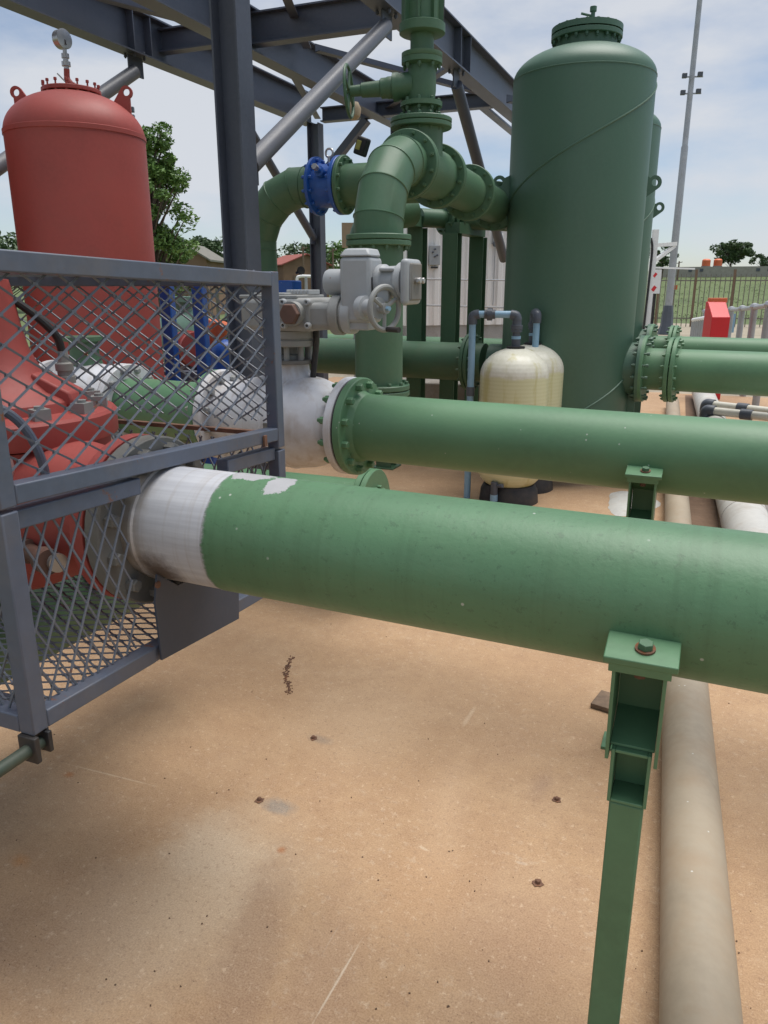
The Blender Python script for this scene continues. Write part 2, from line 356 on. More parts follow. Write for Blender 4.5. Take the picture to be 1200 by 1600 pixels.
# ================================================================ FOREGROUND: floor pipe, big pipe, supports
t = T('floor_pipe', 'dusty buff pipe lying on the concrete floor beside the green post', 'pipe', (.14, 1.6, 0))
pa, pb = V((.160, 1.3, .088)), V((-.352, 11.5, .088)); dd = (pb - pa).normalized(); pa2 = pa - dd * 1.6
t.part('pipe_body', MB().cyl(pa2, pb, .087, None, 64), M['buffpipe'])
wb = MB(); weld(wb, pa + dd * 2.6, dd, .087); t.part('weld_seam', wb, M['buffpipe'])
t = T('white_floor_pipe', 'wide old white pipe on the ground right of the buff floor pipe', 'pipe', (.4, 5, 0))
t.part('pipe_body', MB().cyl((.42, 4.5, .13), (.02, 12.6, .13), .15, None, 48), M['whitepipe'])
wb = MB()
for k in (.12, .35, .6): weld(wb, V((.42, 4.5, .13)).lerp(V((.02, 12.6, .13)), k), (-.4, 8.1, 0), .15)
t.part('weld_seam', wb, M['whitepipe'])

PZ = 1.11; PR = .1365
A1, B1 = V((-1.172, 1.417, PZ)), V((2.6, 1.288, PZ)); d1 = (B1 - A1).normalized(); jn = A1 + d1 * .222
t = T('green_pipe', 'large green pipe with bare grey end crossing the foreground', 'pipe', A1)
m, n, b = nmat('green_paint_over_primer'); co = objco(n)
base = mix(n, ramp(n, noise(n, vecmap(n, co, (1, 4, 4)), 2.2, 5), .3, .7), dk(GREEN, .88), dk(GREEN, 1.12))
base = mix(n, math_(n, 'MULTIPLY', ramp(n, noise(n, co, 9, 5, .7), .46, .70), .14), base, (.16, .235, .14))
base = mix(n, math_(n, 'MULTIPLY', ramp(n, noise(n, co, 55, 5, .8), .585, .62), .40), base, (.05, .10, .055))
base = mix(n, math_(n, 'MULTIPLY', ramp(n, noise(n, vecmap(n, co, (45, 2.5, 2.5)), 1.0, 6, .6), .48, .72), .32), base, (.060, .125, .060))
vo = n.nodes.new('ShaderNodeTexVoronoi'); vo.inputs['Scale'].default_value = 22; n.links.new(co, vo.inputs['Vector'])
fl = math_(n, 'MULTIPLY', ramp(n, vo.outputs['Distance'], .05, .085, (1, 1, 1, 1), (0, 0, 0, 1)), ramp(n, noise(n, co, 7, 2), .54, .58))
base = mix(n, math_(n, 'MULTIPLY', fl, .6), base, (.60, .60, .56))
sx = n.nodes.new('ShaderNodeSeparateXYZ'); n.links.new(co, sx.inputs[0])
edge = math_(n, 'ADD', sx.outputs[0], math_(n, 'MULTIPLY', math_(n, 'SUBTRACT', noise(n, vecmap(n, co, (1, 3, 3)), 14, 5, .75), .5), .030))
msk = ramp(n, edge, .221, .2235, (1, 1, 1, 1), (0, 0, 0, 1))
def patch(px, py, rx, ry):
    global msk
    v = vecmap(n, co, (1, 1, 1), (-px, -py, 0)); v = vecmap(n, v, (1 / rx, 1 / ry, 0))
    l = n.nodes.new('ShaderNodeVectorMath'); l.operation = 'LENGTH'; n.links.new(v, l.inputs[0])
    d = math_(n, 'ADD', l.outputs['Value'], math_(n, 'MULTIPLY', math_(n, 'SUBTRACT', noise(n, co, 26, 5, .8), .5), 1.5))
    k = ramp(n, d, .93, 1.0, (1, 1, 1, 1), (0, 0, 0, 1)); up_ = math_(n, 'GREATER_THAN', sx.outputs[2], .05)
    msk = math_(n, 'MAXIMUM', msk, math_(n, 'MULTIPLY', k, up_))
patch(.268, -.004, .062, .034); patch(.358, -.036, .030, .045)
prim = mix(n, noise(n, co, 40, 4), (.35, .35, .36), (.44, .44, .45))
n.links.new(mix(n, msk, base, prim), b.inputs['Base Color']); b.inputs['Roughness'].default_value = .47
bump(n, b, math_(n, 'ADD', noise(n, co, 80, 4), math_(n, 'ADD', math_(n, 'MULTIPLY', noise(n, co, 9, 5), 2.4), math_(n, 'MULTIPLY', msk, -3.0))), .35, .0015)
M['pipe1'] = m
m, n, b = nmat('bare_primed_steel'); co = objco(n)
base = mix(n, ramp(n, noise(n, vecmap(n, co, (1.2, 30, 30)), 2.2, 6, .65), .35, .7), (.45, .46, .49), (.57, .58, .61))
base = mix(n, math_(n, 'MULTIPLY', ramp(n, noise(n, vecmap(n, co, (60, 3, 3)), 1.2, 5), .52, .72), .40), base, (.33, .28, .23))
sx = n.nodes.new('ShaderNodeSeparateXYZ'); n.links.new(co, sx.inputs[0])
low = ramp(n, math_(n, 'ADD', sx.outputs[0], math_(n, 'MULTIPLY', noise(n, co, 9, 6, .7), .14)), .06, .15, (1, 1, 1, 1), (0, 0, 0, 1))
base = mix(n, math_(n, 'MULTIPLY', low, .75), base, (.25, .19, .115))
dv = n.nodes.new('ShaderNodeVectorMath'); dv.operation = 'DISTANCE'; n.links.new(co, dv.inputs[0]); dv.inputs[1].default_value = (.075, -.105, -.085)
burn = ramp(n, math_(n, 'ADD', dv.outputs['Value'], math_(n, 'MULTIPLY', math_(n, 'SUBTRACT', noise(n, co, 22, 7, .7), .5), .10)), .02, .075, (1, 1, 1, 1), (0, 0, 0, 1))
base = mix(n, math_(n, 'MULTIPLY', burn, .9), base, (.075, .050, .035))
n.links.new(base, b.inputs['Base Color']); b.inputs['Roughness'].default_value = .42
bump(n, b, noise(n, vecmap(n, co, (40, 4, 4)), 2, 5), .3, .0015)
M['primed'] = m
pe = t.part('primed_end', MB().cyl(A1, jn, PR - .0015, None, 96), M['primed'], label='bare grey primed pipe end with rust stains')
t.part('pipe_body', MB().cyl(jn, B1, PR, None, 96), M['pipe1'])
flange(t, A1 - d1 * .02, d1, .2025, PR - .002, .042, 12, M['flange_grey'], M['flange_grey'], .0165, label='grey bolted pipe flange behind the cage mesh')
wb = MB(); weld(wb, A1 + d1 * .03, d1, PR, .009); t.part('weld_seam', wb, M['primed'])

def support(u, v, z0, name, label):
    # saddle plate, channel head, hollow cross piece, long post
    t = T('pipe_support', label, 'pipe support', (u, v, 0), 'green steel supports under the two long pipes')
    g_ = M['green']; y0 = v - .165; zp = z0 - .035        # the plate clips onto the near flank of the pipe
    ph = zp - .295
    t.part('post', MB().box((u, y0 + .025, ph / 2), (.058, .058, ph)), g_, bevel=.004)
    b_ = MB(); w_ = .033; zb = ph + .002; hh_ = .105
    b_.box((u - w_ + .003, y0 + .025, zb + hh_ / 2), (.006, .066, hh_)); b_.box((u + w_ - .003, y0 + .025, zb + hh_ / 2), (.006, .066, hh_))
    b_.box((u, y0 + .025, zb + .003), (.0535, .065, .006)); b_.box((u, y0 + .025, zb + hh_ - .003), (.0535, .065, .006)); b_.box((u, y0 + .054, zb + hh_ / 2), (.0535, .006, hh_ - .0125))
    t.part('hollow_section', b_, g_, bevel=.0012)
    b_ = MB(); z1 = zb + hh_ + .001
    for s_ in (-1, 1): b_.prism([(u + s_ * .040 - .003, y0 - .012, z1 - .02), (u + s_ * .040 - .003, y0 - .030, zp - .012), (u + s_ * .040 - .003, y0 + .10, zp - .012), (u + s_ * .040 - .003, y0 + .10, z1 - .02)], (.006, 0, 0))
    b_.prism([(u - .0365, y0 + .004, z1), (u + .0365, y0 + .004, z1), (u + .0365, y0 + .098, z1 + .03), (u - .0365, y0 + .098, z1 + .03)], (0, 0, .005))
    b_.box((u, y0 + .0955, (z1 + .028 + zp - .014) / 2), (.0725, .006, zp - z1 - .042))
    t.part('channel_head', b_, g_, bevel=.001)
    Mx = Matrix.Rotation(R(12), 3, 'X')
    pl = t.part('saddle_plate', MB().box((u, y0, zp), (.116, .078, .013), M=Mx), g_, bevel=.002)
    t.part('plate_lip', MB().box((u, y0 - .028, zp - .020), (.098, .012, .018), M=Mx), g_, pl, bevel=.001)
    t.part('washer', MB().cyl((u + .004, y0 - .004, zp + .005), (u + .004, y0 - .005, zp + .0095), .0165, None, 20), M['rust'], pl)
    t.part('hex_bolt', MB().cyl((u + .004, y0 - .005, zp + .009), (u + .0045, y0 - .007, zp + .020), .0135, .0125, 6), M['green_d'], pl, bevel=.001)
    t.part('bolt_shank', MB().cyl((u, y0 - .004, zp - .045), (u, y0 - .004, zp - .006), .010, None, 6), M['rust'], pl)
    t.part('base_plate', MB().box((u, y0 + .025, .006), (.11, .11, .012)), g_, bevel=.002)
    return t
support(-.042, 1.378, PZ, 'a', 'tall green post with hollow head holding up the foreground pipe')
A2, B2 = V((-1.318, 2.874, 1.09)), V((2.6, 2.575, 1.09)); d2 = (B2 - A2).normalized()
def on2(u): return A2 + d2 * ((u - A2.x) / d2.x)
s2 = on2(-.145); support(s2.x, s2.y, 1.09, 'b', 'green bracket support holding the pipe behind the foreground pipe')
t = T('timber_block', 'small brown board offcut on the floor behind the green post', 'block', onz(950, 1100, 0))
p = onz(953, 1102, 0); t.part('board', MB().box((p.x, p.y, .012), (.12, .13, .020), R(-12)), M['wood'], bevel=.002)

t = T('green_pipe', 'green pipe running parallel behind the foreground pipe from the white valve', 'pipe', A2)
t.part('pipe_body', MB().cyl(A2 + d2 * .02, B2, PR, None, 80), M['green'])
fl2 = flange(t, A2 + d2 * .017, d2, .2025, PR - .002, .034, 12, M['green'], M['green'], .0155, rb=.175, bth=.078, side=-1)
wb = MB(); wb.lathe(A2 + d2 * .034, d2, [(PR + .012, 0), (PR + .006, .012), (PR - .002, .03)], 64, False); t.part('weld_neck', wb, M['green'])
t.part('gasket', MB().ring(A2 - d2 * .003, d2, .196, .12, .006, 64), M['black'])

# ================================================================ BALL VALVE AND ACTUATOR
bu = -1.62; vc = on2(bu); VZ = 1.09
t = T('ball_valve', 'silver white flanged ball valve below the grey actuator', 'valve', (vc.x, vc.y, VZ - .2))
L0 = A2 - d2 * .006
fl_ = flange(t, L0 - d2 * .02, d2, .2025, PR - .002, .034, 0, M['white'])
prof = [(.150, -.665), (.150, -.58), (.172, -.52), (.195, -.43), (.204, -.34), (.204, -.27), (.192, -.18), (.170, -.11), (.150, -.08), (.142, -.03)]
t.part('valve_body', MB().lathe(L0, d2, prof, 72), M['white'], sharp=50)
for h in (-.34, -.27): t.part('weld_seam', weld(MB(), L0 + d2 * h, d2, .2035, .008), M['white'])
flange(t, L0 - d2 * .68, d2, .2025, .12, .036, 12, M['white'], M['grey_d'], .014, bth=.070, side=-1)
nk = L0 - d2 * .302
t.part('stem_neck', MB().lathe((nk.x, nk.y, VZ + .15), (0, 0, 1), [(.125, 0), (.090, .04), (.074, .07), (.072, .095), (.074, .10)], 40), M['white'])
t.part('name_plate', MB().box((nk.x - .005, nk.y - .203, VZ - .01), (.055, .006, .062)), M['flange_grey'], bevel=.002)
mp_ = t.part('mounting_plate', MB().lathe((nk.x, nk.y, VZ + .248), (0, 0, 1), [(.098, 0), (.102, .003), (.102, .015), (.098, .018)], 40), M['flange_grey'])
for k in range(8):
    a = 2 * math.pi * (k + .3) / 8; t.part('stud', MB().cyl((nk.x + .078 * math.cos(a), nk.y + .078 * math.sin(a), VZ + .264), (nk.x + .078 * math.cos(a), nk.y + .078 * math.sin(a), VZ + .325), .012, None, 10), M['grey_d'])
t.part('stem', MB().lathe((nk.x, nk.y, VZ + .264), (0, 0, 1), [(.05, 0), (.05, .02), (.03, .022), (.03, .07)], 24), M['grey_d'])

GX, GY, GZ = nk.x, nk.y, VZ + .322
t = T('valve_actuator', 'grey motor actuator with gearbox and handwheel on the white valve', 'actuator', (GX, GY, GZ))
t.part('base_ring', MB().lathe((GX, GY, GZ), (0, 0, 1), [(.115, 0), (.118, .004), (.118, .024), (.111, .026), (.111, .032), (.120, .034), (.120, .062), (.114, .066)], 48), M['grey_d'], label='rust stained base rings of the gearbox')
gb = t.part('gearbox', MB().box((GX + .005, GY - .01, GZ + .13), (.33, .26, .130)), M['grey_d'], bevel=.022, seg=3)
t.part('gearbox_lid', MB().box((GX - .03, GY - .01, GZ + .199), (.27, .24, .014)).box((GX - .06, GY - .01, GZ + .209), (.17, .15, .010)), M['grey_d'], gb, bevel=.004)
fin = MB()
for k in range(7): fin.box((GX + .005 + k * .016, GY + .02, GZ + .217), (.008, .10, .018))
t.part('cooling_fins', fin, M['grey'], gb, bevel=.002)
worm = t.part('worm_housing', MB().box((GX + .16, GY - .075, GZ + .125), (.20, .115, .105)), M['grey_d'], bevel=.024, seg=3)
t.part('worm_flange', MB().cyl((GX + .245, GY - .075, GZ + .13), (GX + .285, GY - .075, GZ + .13), .078, None, 40).cyl((GX + .285, GY - .075, GZ + .13), (GX + .297, GY - .075, GZ + .13), .068, None, 40), M['grey_d'], worm, bevel=.004)
PLX = .098
cap = t.part('hex_plug', MB().cyl((GX + PLX, GY - .175, GZ + .135), (GX + PLX, GY - .135, GZ + .135), .047, None, 32), M['grey_d'], gb)
t.part('plug_face', MB().cyl((GX + PLX, GY - .196, GZ + .135), (GX + PLX, GY - .173, GZ + .135), .041, .045, 6), M['brass'], gb, label='rusty hexagonal plug', bevel=.003)
for a, c_ in ((-.052, -.048), (.068, -.048), (-.052, .052), (.068, .052)):
    t.part('cap_screw', MB().ring((GX + PLX + .002 + a * .9, GY - .15, GZ + .133 + c_ * .9), (0, -1, 0), .013, .006, .022, 16), M['grey'], gb)
# motor unit
ax, ay, az = GX + .305, GY - .075, GZ + .13
tw_ = t.part('control_tower', MB().box((ax + .055, ay, az + .095), (.130, .125, .245)), M['grey'], bevel=.016, seg=3)
t.part('tower_lid', MB().prism([(ax - .012, ay - .065, az + .218), (ax + .122, ay - .065, az + .218), (ax + .102, ay - .045, az + .248), (ax + .008, ay - .045, az + .248)], (0, .11, 0)), M['grey'], tw_, bevel=.008)
t.part('rating_plate', MB().box((ax + .1215, ay - .035, az + .10), (.003, .030, .085)), M['black'], tw_)
t.part('adapter', MB().cyl((ax - .012, ay, az), (ax + .03, ay, az), .072, None, 36).box((ax + .055, ay, az - .025), (.10, .10, .06)), M['grey'], tw_, bevel=.006)
mo = t.part('motor', MB().lathe((ax - .005, ay + .02, az + .125), (-1, 0, .0), [(.056, 0), (.056, .02), (.050, .022), (.050, .085), (.046, .095), (0, .097)], 36), M['grey'], bevel=0)
t.part('motor_foot', MB().prism([(ax - .09, ay + .02, az + .09), (ax - .02, ay + .02, az + .09), (ax - .02, ay + .02, az + .0), (ax - .04, ay + .02, az + .04)], (0, .03, 0)), M['grey'], mo)
hs = t.part('terminal_housing', MB().lathe((ax + .12, ay + .02, az + .125), (1, -.12, 0), [(.060, 0), (.066, .01), (.066, .03), (.058, .04), (.060, .085), (.072, .10), (.072, .125), (.060, .128)], 36), M['grey'])
t.part('terminal_frame', MB().box((ax + .262, ay - .004, az + .125), (.036, .15, .165)), M['grey'], hs, bevel=.016, seg=3)
t.part('terminal_cover', MB().box((ax + .283, ay - .008, az + .125), (.012, .112, .135)), M['flange_grey'], hs, bevel=.012, label='recessed grey beige terminal cover')
k_ = MB()
for s_ in (-1, 1): k_.cyl((ax + .285, ay - .008 + s_ * .02, az + .13), (ax + .312, ay - .01 + s_ * .02, az + .13), .011, None, 12)
k_.box((ax + .302, ay - .01, az + .13), (.012, .062, .016)); t.part('terminal_switch', k_, M['chrome'], hs, bevel=.002)
t.part('housing_ribs', MB().box((ax + .18, ay - .045, az + .10), (.07, .02, .012)).box((ax + .18, ay - .02, az + .17), (.06, .06, .014)).box((ax + .165, ay - .03, az + .075), (.05, .035, .05)), M['grey'], hs, bevel=.005)
hw = V((ax + .195, ay - .10, az + .03)); hd = V((.93, -.36, 0)).normalized()
sh = t.part('handwheel_shaft', MB().lathe(V((ax + .08, ay - .055, az + .03)), hd, [(.046, 0), (.046, .03), (.034, .034), (.030, .065), (.040, .085), (.040, .095), (.016, .097), (.016, .135)], 28), M['grey'])
hm = MB(); a, b_, c_ = basis(hd)
hm.sweep([hw + (a * math.cos(2 * math.pi * i / 40) + b_ * math.sin(2 * math.pi * i / 40)) * .078 for i in range(41)], .0105, 10, False)
for i in range(3):
    an = 2 * math.pi * i / 3 + .5; hm.cyl(hw, hw + (a * math.cos(an) + b_ * math.sin(an)) * .075, .008, None, 8)
hm.lathe(hw - hd * .012, hd, [(.020, 0), (.020, .024)], 16)
wheel = t.part('handwheel', hm, M['grey_d'])
t.part('crank_grip', MB().cyl(hw + V((.01, 0, -.076)), hw + V((.01, 0, -.076)) + hd * .062, .0095, .0105, 12), M['black'], wheel)
t.part('wheel_nut', MB().cyl(hw + hd * .012, hw + hd * .026, .009, None, 6), M['pvcblue'], wheel)
t.part('conduit', MB().sweep([(GX + .13, GY - .02, GZ + .07), (GX + .13, GY - .02, GZ + .02), (GX + .105, GY - .01, GZ - .12), (GX + .10, GY, GZ - .22)], .013, 12), M['black'], label='black flexible cable conduit')

# green pipe and flange on the left of the ball valve, inside view through the cage
e2 = L0 - d2 * .70
t = T('spool_pipe', 'short green pipe seen through the cage between two white flanges', 'pipe', e2)
t.part('pipe_body', MB().cyl(e2, e2 - d2 * .55, PR, None, 56), M['green'])
flange(t, e2 - d2 * .015, d2, .2, PR - .002, .03, 0, M['green'])
flange(t, e2 - d2 * .56, d2, .2025, PR - .002, .034, 12, M['white'], M['grey_d'], .014, bth=.07, side=-1)
t = T('white_valve', 'white valve body beyond the cage, left of the short green pipe', 'valve', e2 - d2 * .6)
t.part('valve_body', MB().lathe(e2 - d2 * .58, -d2, [(.20, 0), (.2025, .004), (.2025, .034), (.15, .036), (.15, .07), (.19, .14), (.205, .25), (.19, .36), (.15, .43), (.15, .46), (.2, .462), (.2, .50)], 56), M['white'])
t.part('stem_neck', MB().lathe(e2 - d2 * .83 + V((0, 0, .16)), (0, 0, 1), [(.09, 0), (.07, .08), (.07, .14), (.10, .145), (.10, .165)], 32), M['green_d'])
# bottom green bend under the ball valve flange
t = T('capped_pipe', 'low green pipe with blank flange under the white valve', 'pipe', (-1.55, 3.5, 0))
t.part('pipe_body', MB().cyl((-3.0, 3.5, .55), (-1.56, 3.5, .55), PR, None, 48), M['green'])
flange(t, (-1.545, 3.5, .55), (1, 0, 0), .2, PR - .002, .03, 0, M['green']); flange(t, (-1.51, 3.5, .55), (1, 0, 0), .2, .002, .03, 12, M['green'], bth=.065, side=-1, br=.013)
t.part('stand', MB().box((-2.2, 3.5, .2), (.09, .09, .43)), M['green'])

# ================================================================ RED CONTROL VALVE IN THE CAGE
rx, ry = -1.70, 1.47
t = T('control_valve', 'big red diaphragm control valve inside the mesh cage', 'valve', (rx, ry, .8))
fr = A1 - d1 * .045
bd = t.part('valve_body', MB().lathe((rx, ry, .86), (0, 0, 1), [(.10, 0), (.17, .03), (.21, .10), (.225, .20), (.225, .33), (.245, .36), (.262, .37), (.262, .405)], 56), M['red'], sharp=30)
t.part('outlet_branch', MB().lathe(fr, -d1, [(.2025, 0), (.2025, .036), (.160, .040), (.155, .10), (.175, .22), (.19, .34)], 56), M['red'], label='red outlet flange and neck')
t.part('inlet_branch', MB().lathe(fr - d1 * .95, d1, [(.2025, 0), (.2025, .036), (.160, .040), (.155, .10), (.175, .22), (.19, .34)], 56), M['red'])
t.part('diaphragm_ring', MB().lathe((rx, ry, 1.268), (0, 0, 1), [(.262, 0), (.283, .004), (.285, .010), (.285, .062), (.278, .070), (.20, .075)], 64), M['red'], sharp=30)
bn = t.part('bonnet', MB().lathe((rx, ry, 1.338), (0, 0, 1), [(.205, 0), (.198, .028), (.19, .036), (.155, .052), (.13, .075), (.10, .115), (.082, .16), (.070, .22), (.062, .29), (.055, .33), (0, .335)], 56), M['red'], sharp=28)
rib = MB()
for k in range(4):
    a = R(20 + 90 * k); d = V((math.cos(a), math.sin(a), 0)); o = V((rx, ry, 1.355)); n_ = V((-d.y, d.x, 0)) * .045
    rib.prism([o + d * .09 - n_, o + d * .215 - n_, o + d * .205 - n_ + V((0, 0, .035)), o + d * .11 - n_ + V((0, 0, .085))], n_ * 2)
t.part('bonnet_ribs', rib, M['red'], bn, bevel=.006)
bm_ = MB(); bm_.box((0, 0, .014), (.040, .040, .030)); bm_.cyl((0, 0, .028), (0, 0, .036), .012, None, 10)
sq = mesh_of('bolt', bm_, (0, 0, 0), 0); sq.materials.append(M['grey_d'])
for k in range(12):
    a = R(30 * k + 8); t.put('bolt', sq, (rx + .242 * math.cos(a), ry + .242 * math.sin(a), 1.337), Quaternion((0, 0, 1), a))
gl = t.part('cable_gland', MB().lathe((rx + .11, ry + .12, 1.40), (0, 0, 1), [(.026, 0), (.026, .018), (.020, .02), (.020, .032), (.024, .034), (.024, .052), (.015, .056), (.013, .085)], 12), M['grey_d'], label='ridged grey cable gland')
def spline(P, n=8):
    P = [V(p) for p in P]; Q = [P[0] * 2 - P[1]] + P + [P[-1] * 2 - P[-2]]; o_ = []
    for i in range(1, len(Q) - 2):
        for k in range(n):
            s_ = k / n; a, b, c, d = Q[i - 1:i + 3]
            o_.append(.5 * ((2 * b) + (c - a) * s_ + (2 * a - 5 * b + 4 * c - d) * s_ * s_ + (3 * b - a - 3 * c + d) * s_ ** 3))
    return o_ + [P[-1]]
t.part('cable', MB().sweep(spline([(rx + .11, ry + .12, 1.48), (rx + .10, ry + .10, 1.54), (rx + .03, ry + .02, 1.63), (rx - .08, ry - .10, 1.66), (rx - .2, ry - .2, 1.68)]), .0105, 10), M['black'], label='thick black cable rising from the gland')
t.part('impulse_hose', MB().sweep(spline([(rx + .12, ry - .38, 1.50), (rx + .20, ry - .28, 1.43), (rx + .27, ry - .20, 1.36), (rx + .30, ry - .17, 1.25), (rx + .29, ry - .17, 1.13)]), .011, 10), M['cage'], label='dark blue hose curving down the front')
t.part('pilot_fitting', MB().lathe((rx + .33, ry - .32, 1.20), (0, 0, 1), [(.028, 0), (.028, .02), (.022, .022), (.022, .05), (.027, .052), (.034, .075), (.030, .10), (.012, .118), (0, .12)], 20), M['chrome'])
t.part('side_port', MB().lathe((rx + .25, ry - .21, 1.05), (.9, -.35, 0), [(.03, 0), (.03, .03), (.020, .032), (.020, .10), (.030, .102), (.030, .135)], 16), M['brass'], label='brown threaded side port')
t.part('side_valve', MB().lathe((rx + .36, ry - .24, 1.05), (.9, -.35, 0), [(.022, 0), (.022, .012), (.017, .014), (.017, .03), (.022, .032), (.022, .044)], 16), M['chrome'])

# green pipe below the cage
t = T('low_green_pipe', 'dark green pipe running under the floor of the mesh cage', 'pipe', (-2.0, 1.2, 0))
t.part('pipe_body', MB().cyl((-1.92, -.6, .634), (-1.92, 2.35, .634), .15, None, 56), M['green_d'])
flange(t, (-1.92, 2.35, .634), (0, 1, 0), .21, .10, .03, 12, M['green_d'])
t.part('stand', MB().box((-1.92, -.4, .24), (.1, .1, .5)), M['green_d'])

# ================================================================ THE CAGE
CU, CB, V0, V1 = -1.13, -2.25, .945, 1.905; Z0, Z1, Z2 = .82, 1.268, 1.712
t = T('mesh_cage', 'blue grey expanded metal cage around the red control valve', 'cage', (CU, V0, Z0))
S = .037
def rail(a, b, name='rail', label=None, w_=S, h_=S, bev=.003): return t.part(name, MB().bar(a, b, w_, h_), M['cage'], bevel=bev, label=label)
def post(x, y, z0, z1, name='post'): return t.part(name, MB().box((x, y, (z0 + z1) / 2), (S, S, z1 - z0)), M['cage'], bevel=.003)
def mesh_panel(O, eu, ev, LU, LV, cu, cv, th=.0042, off=.0):
    "expanded metal on the rectangle O + a*eu + b*ev; diamonds cu wide and cv high"
    mb = MB(); O, eu, ev = V(O), V(eu), V(ev); nn = eu.cross(ev).normalized(); k = cv / cu
    for s_ in (1, -1):
        b0 = -LU * k if s_ > 0 else 0; b1 = LV if s_ > 0 else LV + LU * k
        i = math.floor(b0 / cv)
        while i * cv < b1:
            c = i * cv + cv * .37; i += 1; ts = []
            # line b = c + s k a
            lo, hi = 0.0, LU
            x1, x2 = (0 - c) / (s_ * k), (LV - c) / (s_ * k)
            lo = max(lo, min(x1, x2)); hi = min(hi, max(x1, x2))
            if hi - lo < .004: continue
            p = O + eu * lo + ev * (c + s_ * k * lo) + nn * (s_ * .0011 + off); q = O + eu * hi + ev * (c + s_ * k * hi) + nn * (s_ * .0011 + off)
            mb.bar(p, q, th, th * .8, up=nn + (ev if s_ > 0 else -ev) * .35)
    # knuckles
    na, nb_ = int(LU / cu * 2) + 2, int(LV / cv * 2) + 2
    for i in range(-1, na):
        for j in range(-1, nb_):
            if (i + j) % 2: continue
            a, b = i * cu / 2, j * cv / 2 + cv * .37
            if .004 < a < LU - .004 and .004 < b < LV - .004:
                p = O + eu * a + ev * b + nn * off; mb.bar(p - eu * cu * .07, p + eu * cu * .07, th * 1.5, th * 1.25, up=nn)
    return mb
FA = (0, 1, 0); UP = (0, 0, 1)
# front face (the one the pipe comes out of)
lean = .0
post(CU, V0, Z0, Z1 - .004); post(CU, V0, Z1 + .004, Z2)
post(CU, V1, Z0 - .03, Z1 - .075, 'post'); post(CU, V1, Z1 - .068, Z2 - .022)
i = S / 2
rail((CU, V0 + i, Z2 - i), (CU, V1 - i, Z2 - i - .024), 'top_rail'); rail((CU, V0 + i, Z1 + .006 + i), (CU, V1 - i, Z1 - .045 + i), 'middle_rail')
rail((CU - .012, V0 + i, Z1 - .026), (CU - .012, V0 + .36, Z1 - .026 - .016), 'middle_rail'); rail((CU - .012, V1 - .26, Z1 - .072), (CU - .012, V1 - i, Z1 - .084), 'middle_rail')
rail((CU, V0 + i, Z0 + i), (CU, V0 + .345, Z0 + i - .016), 'bottom_rail'); rail((CU - .004, V0 + .345, Z0 + i - .018), (CU - .004, V1 - i, Z0 + i - .05), 'bottom_rail')
t.part('mesh_panel', mesh_panel((CU - .010, V0 + i, Z1 + .03), FA, UP, V1 - V0 - S, Z2 - Z1 - .05, .086, .052, .0040), M['mesh'])
t.part('mesh_panel', mesh_panel((CU - .010, V0 + i, Z0 + .03), FA, UP, .30, Z1 - Z0 - .06, .046, .088, .0040, off=.001), M['mesh'])
t.part('mesh_panel', mesh_panel((CU - .016, V1 - .24, Z0 + .02), FA, UP, .22, Z1 - Z0 - .12, .046, .088, .0040, off=.001), M['mesh'])
# near face, back face, far face, top, bottom
for z in (Z0 + i, Z1 - i - .005, Z1 + i + .005, Z2 - i):
    rail((CB, V0, z), (CU - i, V0, z)); rail((CB, V0 + i, z), (CB, V1 - i, z - .02))
    if z in (Z0 + i, Z2 - i): rail((CB, V1, z - .024), (CU - i, V1, z - .024))
t.part('rail', MB().bar((CB, V1, Z1 - .03), (CU - i, V1, Z1 - .03), .02, .012), M['rust'], label='rusty flat bar across the far side')
post(CB, V0, Z0, Z2); post(CB, V1, Z0 - .03, Z2 - .02)
EX = (1, 0, 0)
for (z0_, z1_, a, b) in ((Z0 + .03, Z1 - .03, .044, .086), (Z1 + .03, Z2 - .03, .084, .051)):
    t.part('mesh_panel', mesh_panel((CB + i, V0, z0_), EX, UP, CU - CB - S, z1_ - z0_, a, b), M['mesh'])
    t.part('mesh_panel', mesh_panel((CB + .01, V0 + i, z0_), FA, UP, V1 - V0 - S, z1_ - z0_, a, b), M['mesh'])
    t.part('mesh_panel', mesh_panel((CB + i, V1, z0_ - .024), EX, UP, CU - CB - S, z1_ - z0_, a, b), M['mesh'])
t.part('mesh_panel', mesh_panel((CB + i, V0 + i, Z0 + .012), EX, FA, CU - CB - S, V1 - V0 - S, .072, .036), M['mesh'])
t.part('mesh_panel', mesh_panel((CB + i, V0 + i, Z2 - .03), EX, FA, CU - CB - S, V1 - V0 - S, .072, .036), M['mesh'])
# cover plate under the pipe
q0 = CU + .024
t.part('cover_plate', MB().prism([(q0, V0 + .345, .957), (q0, V0 + .35, Z0 - .012), (q0, V0 + .675, Z0 - .042), (q0, V0 + .685, .90), (q0, V0 + .60, .93), (q0, V0 + .52, .963), (q0, V0 + .43, .967), (q0, V0 + .36, 1.02)], (.005, 0, 0)), M['plate'], label='plain blue grey cover plate hanging under the pipe')
t.part('weld_blob', MB().lathe((q0 + .003, V0 + .36, .995), (1, 0, 0), [(.010, 0), (.008, .004), (0, .006)], 10), M['rust'])
t.part('latch', MB().box((CU + .024, V1 - .10, Z1 - .03), (.006, .014, .03)), M['rust'])
br = t.part('hinge_bracket', MB().box((CU + .004, V0 - .02, Z0 - .028), (.045, .012, .055)).box((CU + .004, V0 + .012, Z0 - .026), (.045, .010, .045)), M['black'], bevel=.002, label='black hinge bracket')
t.part('hinge_rod', MB().cyl((CU + .004, V0 + .02, Z0 - .03), (CU + .004, V0 - 1.2, Z0 - .03), .013, None, 16), M['rod'], label='dark green rod running on from the hinge')
